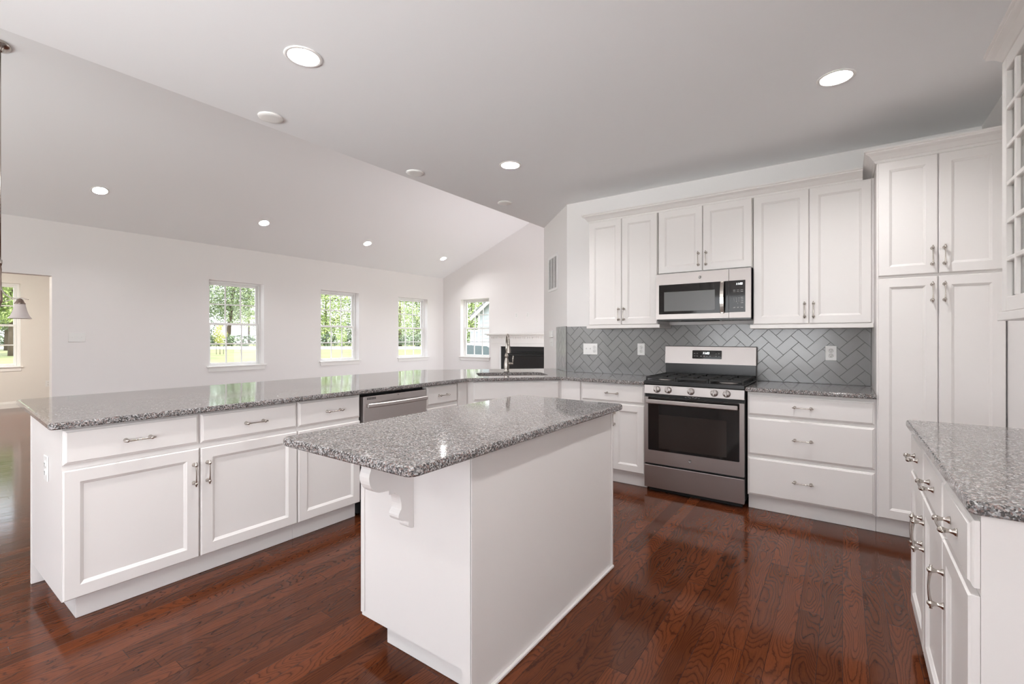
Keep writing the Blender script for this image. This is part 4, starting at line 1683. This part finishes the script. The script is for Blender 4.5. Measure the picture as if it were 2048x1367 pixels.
def tree(label, x, y, h, r, mat, seed, trunk_h=0.25, kind='round', n=1500, size=0.42, tr=0.32, lean=0.0):
    rnd = random.Random(seed)
    t = thing('tree', label, 'tree', (x, y, GZ))
    m = MB()
    m.tube([(0, 0, 0), (lean * 0.3, 0, h * 0.2), (lean * 0.6, lean * 0.2, h * 0.5), (lean, lean * 0.3, h * 0.85)], [tr, tr * 0.85, tr * 0.55, tr * 0.12], 10)
    for k in range(5):
        a = rnd.uniform(0, 6.28)
        z0 = h * rnd.uniform(trunk_h, 0.6)
        m.tube([(lean * 0.4, 0, z0), (lean * 0.4 + math.cos(a) * r * 0.35, math.sin(a) * r * 0.35, z0 + r * 0.15), (lean * 0.4 + math.cos(a) * r * 0.7, math.sin(a) * r * 0.7, z0 + r * 0.35)], [tr * 0.35, tr * 0.25, tr * 0.08], 6)
    m.build('trunk', M['bark'], t)
    blobs = []
    nb = 9
    for k in range(nb):
        f = k / (nb - 1)
        z = h * (trunk_h + (1 - trunk_h) * f)
        if kind == 'cone': rr = r * (1.02 - 0.85 * f)
        else: rr = r * (0.55 + 0.5 * math.sin(math.pi * min(1, f * 0.9 + 0.08)))
        a = rnd.uniform(0, 6.28)
        o = rr * 0.35
        blobs.append((lean * 0.5 + math.cos(a) * o, math.sin(a) * o, z, rr * 0.75, rr * 0.75, h * 0.11))
        blobs.append((lean * 0.5 - math.cos(a) * o, -math.sin(a) * o, z + h * 0.03, rr * 0.7, rr * 0.7, h * 0.09))
    leaf_crown(int(n * 7), blobs, size * 0.43, seed + 100).build('foliage', M[mat], t)
    return t


tree('tall leaning pine across the road, seen through the leftmost living room window', -100.9, 42.5, 23, 7.6, 'leaf_a', 3, 0.28, 'round', 2600, 0.5, 0.45, 2.5)
tree('dark conifer left of the leaning pine', -121.5, 43.0, 26, 7.0, 'leaf_b', 4, 0.05, 'cone', 2400, 0.55)
tree('dark spreading conifer right of the leaning pine', -113.0, 59.5, 23, 6.8, 'leaf_b', 5, 0.04, 'cone', 2600, 0.55)
tree('bright leafy tree behind the leaning pine', -143.0, 66.0, 32, 9.0, 'leaf_d', 6, 0.2, 'round', 2000, 0.6)
tree('mid green tree seen at the left of the middle living room window', -88.6, 56.4, 20, 6.3, 'leaf_d', 8, 0.1, 'round', 2200, 0.5)
tree('loose green tree seen at the right of the middle living room window', -98.8, 71.3, 21, 7.2, 'leaf_a', 9, 0.06, 'round', 2200, 0.5)
tree('tall thin-leaved tree seen through the right living room window', -68.8, 59.4, 16, 5.6, 'leaf_d', 10, 0.16, 'round', 1500, 0.34)
tree('dense green tree behind the right living room window', -80.0, 74.0, 17, 7.0, 'leaf_a', 11, 0.04, 'round', 2200, 0.5)
tree('pale green tree seen through the window left of the fireplace', -38.5, 45.0, 9.5, 3.4, 'leaf_d', 12, 0.05, 'round', 1500, 0.34)
tree('bright maple seen through the window beyond the doorway', -60.0, 7.6, 12, 4.4, 'leaf_d', 13, 0.30, 'round', 2200, 0.36)
tree('dark conifer behind the bright maple', -86.0, 10.6, 16, 5.5, 'leaf_b', 14, 0.22, 'cone', 2200, 0.5, 0.5)
tree('young yellow-green staked tree on the lawn', -49.3, 20.06, 2.7, 0.62, 'leaf_c', 15, 0.42, 'round', 420, 0.10, 0.03)
tree('young pale green tree on the lawn by the middle living room window', -37.0, 25.15, 2.6, 0.55, 'leaf_d', 16, 0.40, 'round', 400, 0.09, 0.03)
stk = thing('tree_stakes', 'pair of thin stakes beside the young yellow-green tree', 'stakes', (-49.3, 20.06, GZ))
for sx in (-0.35, 0.35):
    mb = MB()
    mb.tube([(sx * 0.81, sx * 0.58, 0), (sx * 0.81, sx * 0.58, 1.0)], 0.022, 8)
    mb.build('stake', M['wire'], stk)
# hedge along the far side of the road
c_, s_ = math.cos(R(35.575)), math.sin(R(35.575))
hd = []
rnd = random.Random(5)
for i in range(60):
    l = -105 + i * 2.1
    hd.append((l * c_ - 84.5 * s_, l * s_ + 84.5 * c_, GZ + 1.1, 1.6, 1.6, 1.1))
hm = leaf_crown(4200, hd, 0.42, 77)
tag(hm.build('hedge', M['leaf_b']), 'dark clipped hedge along the far side of the road', 'hedge', kind='stuff')
# shrubs behind the window beside the fireplace
for i, (x, y, r_) in enumerate(((-23.0, 26.0, 1.3), (-27.0, 29.6, 1.5))):
    sh = leaf_crown(700, [(0, 0, r_ * 0.6, r_, r_, r_ * 0.7)], 0.13, 40 + i)
    tag(sh.build('shrub', M['leaf_d' if i else 'leaf_a'], None, (x, y, GZ)), ['low green shrub by the neighboring shed', 'bright bushy shrub behind the low green shrub'][i], 'shrub')
# power lines over the road with their poles
pa, pb = (-84.0, -2.0), (-40.0, 62.0)
for i, (x, y) in enumerate((pa, pb)):
    u = thing('utility_pole', ['wooden utility pole at the near end of the wires', 'wooden utility pole at the far end of the wires'][i], 'pole', (x, y, GZ))
    mb = MB()
    mb.tube([(0, 0, 0), (0, 0, 11.5)], [0.16, 0.11], 10)
    mb.build('post', M['bark'], u)
    mb = MB()
    mb.box(-0.05, -1.0, 10.6, 0.05, 1.0, 10.75)
    mb.build('crossarm', M['bark'], u)
for i, z in enumerate((7.6, 8.5, 9.4)):
    pts = []
    for k in range(17):
        t = k / 16
        pts.append((pa[0] + (pb[0] - pa[0]) * t, pa[1] + (pb[1] - pa[1]) * t, GZ + z - 1.6 * 4 * t * (1 - t) * 0.6))
    mb = MB()
    mb.tube(pts, 0.035, 6)
    tag(mb.build('power_line', M['wire']), ['lowest power line crossing the living room windows', 'middle power line crossing the living room windows', 'highest power line crossing the living room windows'][i], 'power line', 'power lines')

# neighbouring house with lap siding
hs = thing('house', 'neighboring house with grey lap siding and white trim', 'house', (-15.55, 18.75, GZ))
HWd, HD, HE, HR = 7.6, 9.0, 2.95, 5.6
mb = MB()
z = 0.0
while z < HR:
    # one lap course on the gable end, thicker at its lower edge
    z2 = min(z + 0.20, HR)
    def half(zz): return HWd / 2 if zz <= HE else HWd / 2 * (HR - zz) / (HR - HE)
    a, b = half(z), max(half(z2), 0.001)
    cx = HWd / 2
    mb.loops([[(cx - a, -0.022, z), (cx + a, -0.022, z), (cx + a, 0.1, z), (cx - a, 0.1, z)], [(cx - b, -0.004, z2), (cx + b, -0.004, z2), (cx + b, 0.1, z2), (cx - b, 0.1, z2)]])
    if z < HE:
        zt = min(z2, HE)
        mb.loops([[(-0.022, 0.1, z), (0.1, 0.1, z), (0.1, HD, z), (-0.022, HD, z)], [(-0.004, 0.1, zt), (0.1, 0.1, zt), (0.1, HD, zt), (-0.004, HD, zt)]])
        mb.box(HWd - 0.1, 0.1, z, HWd, HD, zt)
    z = z2
mb.build('siding', M['siding'], hs)
mb = MB()
mb.box(-0.035, -0.035, 0, 0.09, -0.023, HE)
mb.box(-0.035, -0.023, 0, -0.023, 0.10, HE)
for sg in (0, 1):
    x0 = -0.35 if sg == 0 else HWd + 0.35
    sl_ = (HR - HE) / (HWd / 2)
    zz = HE - 0.35 * sl_
    mb.loops([[(x0, -0.30, zz - 0.20), (x0, -0.30, zz), (x0, -0.26, zz), (x0, -0.26, zz - 0.20)],
              [(HWd / 2, -0.30, HR - 0.2), (HWd / 2, -0.30, HR), (HWd / 2, -0.26, HR), (HWd / 2, -0.26, HR - 0.2)]])
mb.build('corner_trim', M['trim'], hs)
mb = MB()
for sg in (0, 1):
    x0 = -0.37 if sg == 0 else HWd + 0.37
    sl_ = (HR - HE) / (HWd / 2)
    zz = HE - 0.37 * sl_
    mb.loops([[(x0, -0.32, zz), (x0, HD, zz), (HWd / 2, HD, HR), (HWd / 2, -0.32, HR)], [(x0, -0.32, zz + 0.08), (x0, HD, zz + 0.08), (HWd / 2, HD, HR + 0.08), (HWd / 2, -0.32, HR + 0.08)]])
mb.build('roof', M['roof'], hs)
sdh = thing('shed', 'pale blue ribbed metal shed beside the neighboring house', 'shed', (-18.6, 21.6, GZ))
mb = MB()
mb.box(0, 0, 0, 1.7, 2.0, 2.0)
for i in range(9):
    mb.box(0.02 + i * 0.2, -0.03, 0.02, 0.12 + i * 0.2, -0.001, 1.98)
mb.build('shed_wall', M['bluegrey'], sdh)
mb = MB()
mb.box(-0.1, -0.1, 2.001, 1.8, 2.1, 2.1)
mb.build('shed_roof', M['trim'], sdh)

# parked car
cr_ = thing('car', 'silver car parked outside the window left of the fireplace', 'car', (-10.2, 11.9, GZ), R(18))
prof = [(-2.2, 0.35), (-2.25, 0.6), (-2.15, 0.85), (-1.1, 0.98), (-0.55, 1.38), (0.1, 1.46), (0.9, 1.42), (1.55, 1.05), (2.1, 0.98), (2.2, 0.7), (2.15, 0.35)]
mb = MB()
ws = []
for yy, k in ((-0.86, 0.0), (-0.80, 1.0), (0.80, 1.0), (0.86, 0.0)):
    ws.append([(x * (1 - 0.0 * k), yy * (1 - (0.16 * max(0, (z - 0.95) / 0.5))), z if k else min(z, z)) for x, z in prof])
mb.loops(ws)
mb.build('car_body', M['carpaint'], cr_)
mb = MB()
for sg in (-1, 1):
    gl = [(-1.02, 1.0), (-0.52, 1.33), (0.1, 1.40), (0.85, 1.36), (1.4, 1.05)]
    yy = lambda z: sg * (0.875 * (1 - 0.16 * max(0, (z - 0.95) / 0.5)))
    mb.loops([[(x, yy(z), z) for x, z in gl], [(x, yy(z) + sg * 0.012, z) for x, z in gl]])
mb.loops([[(-1.06, -0.72, 1.03), (-1.06, 0.72, 1.03), (-0.60, 0.66, 1.375), (-0.60, -0.66, 1.375)], [(-1.075, -0.72, 1.04), (-1.075, 0.72, 1.04), (-0.615, 0.66, 1.39), (-0.615, -0.66, 1.39)]])
mb.build('car_windows', M['carglass'], cr_)
for wx in (-1.35, 1.35):
    for sg in (-1, 1):
        mb = MB()
        mb.lathe([(0.31, -0.1), (0.33, -0.08), (0.33, 0.08), (0.31, 0.1), (0.18, 0.11), (0.0001, 0.11)], (wx, sg * 0.80, 0.33), 'y', 24)
        mb.build('wheel', M['rubber'], cr_)
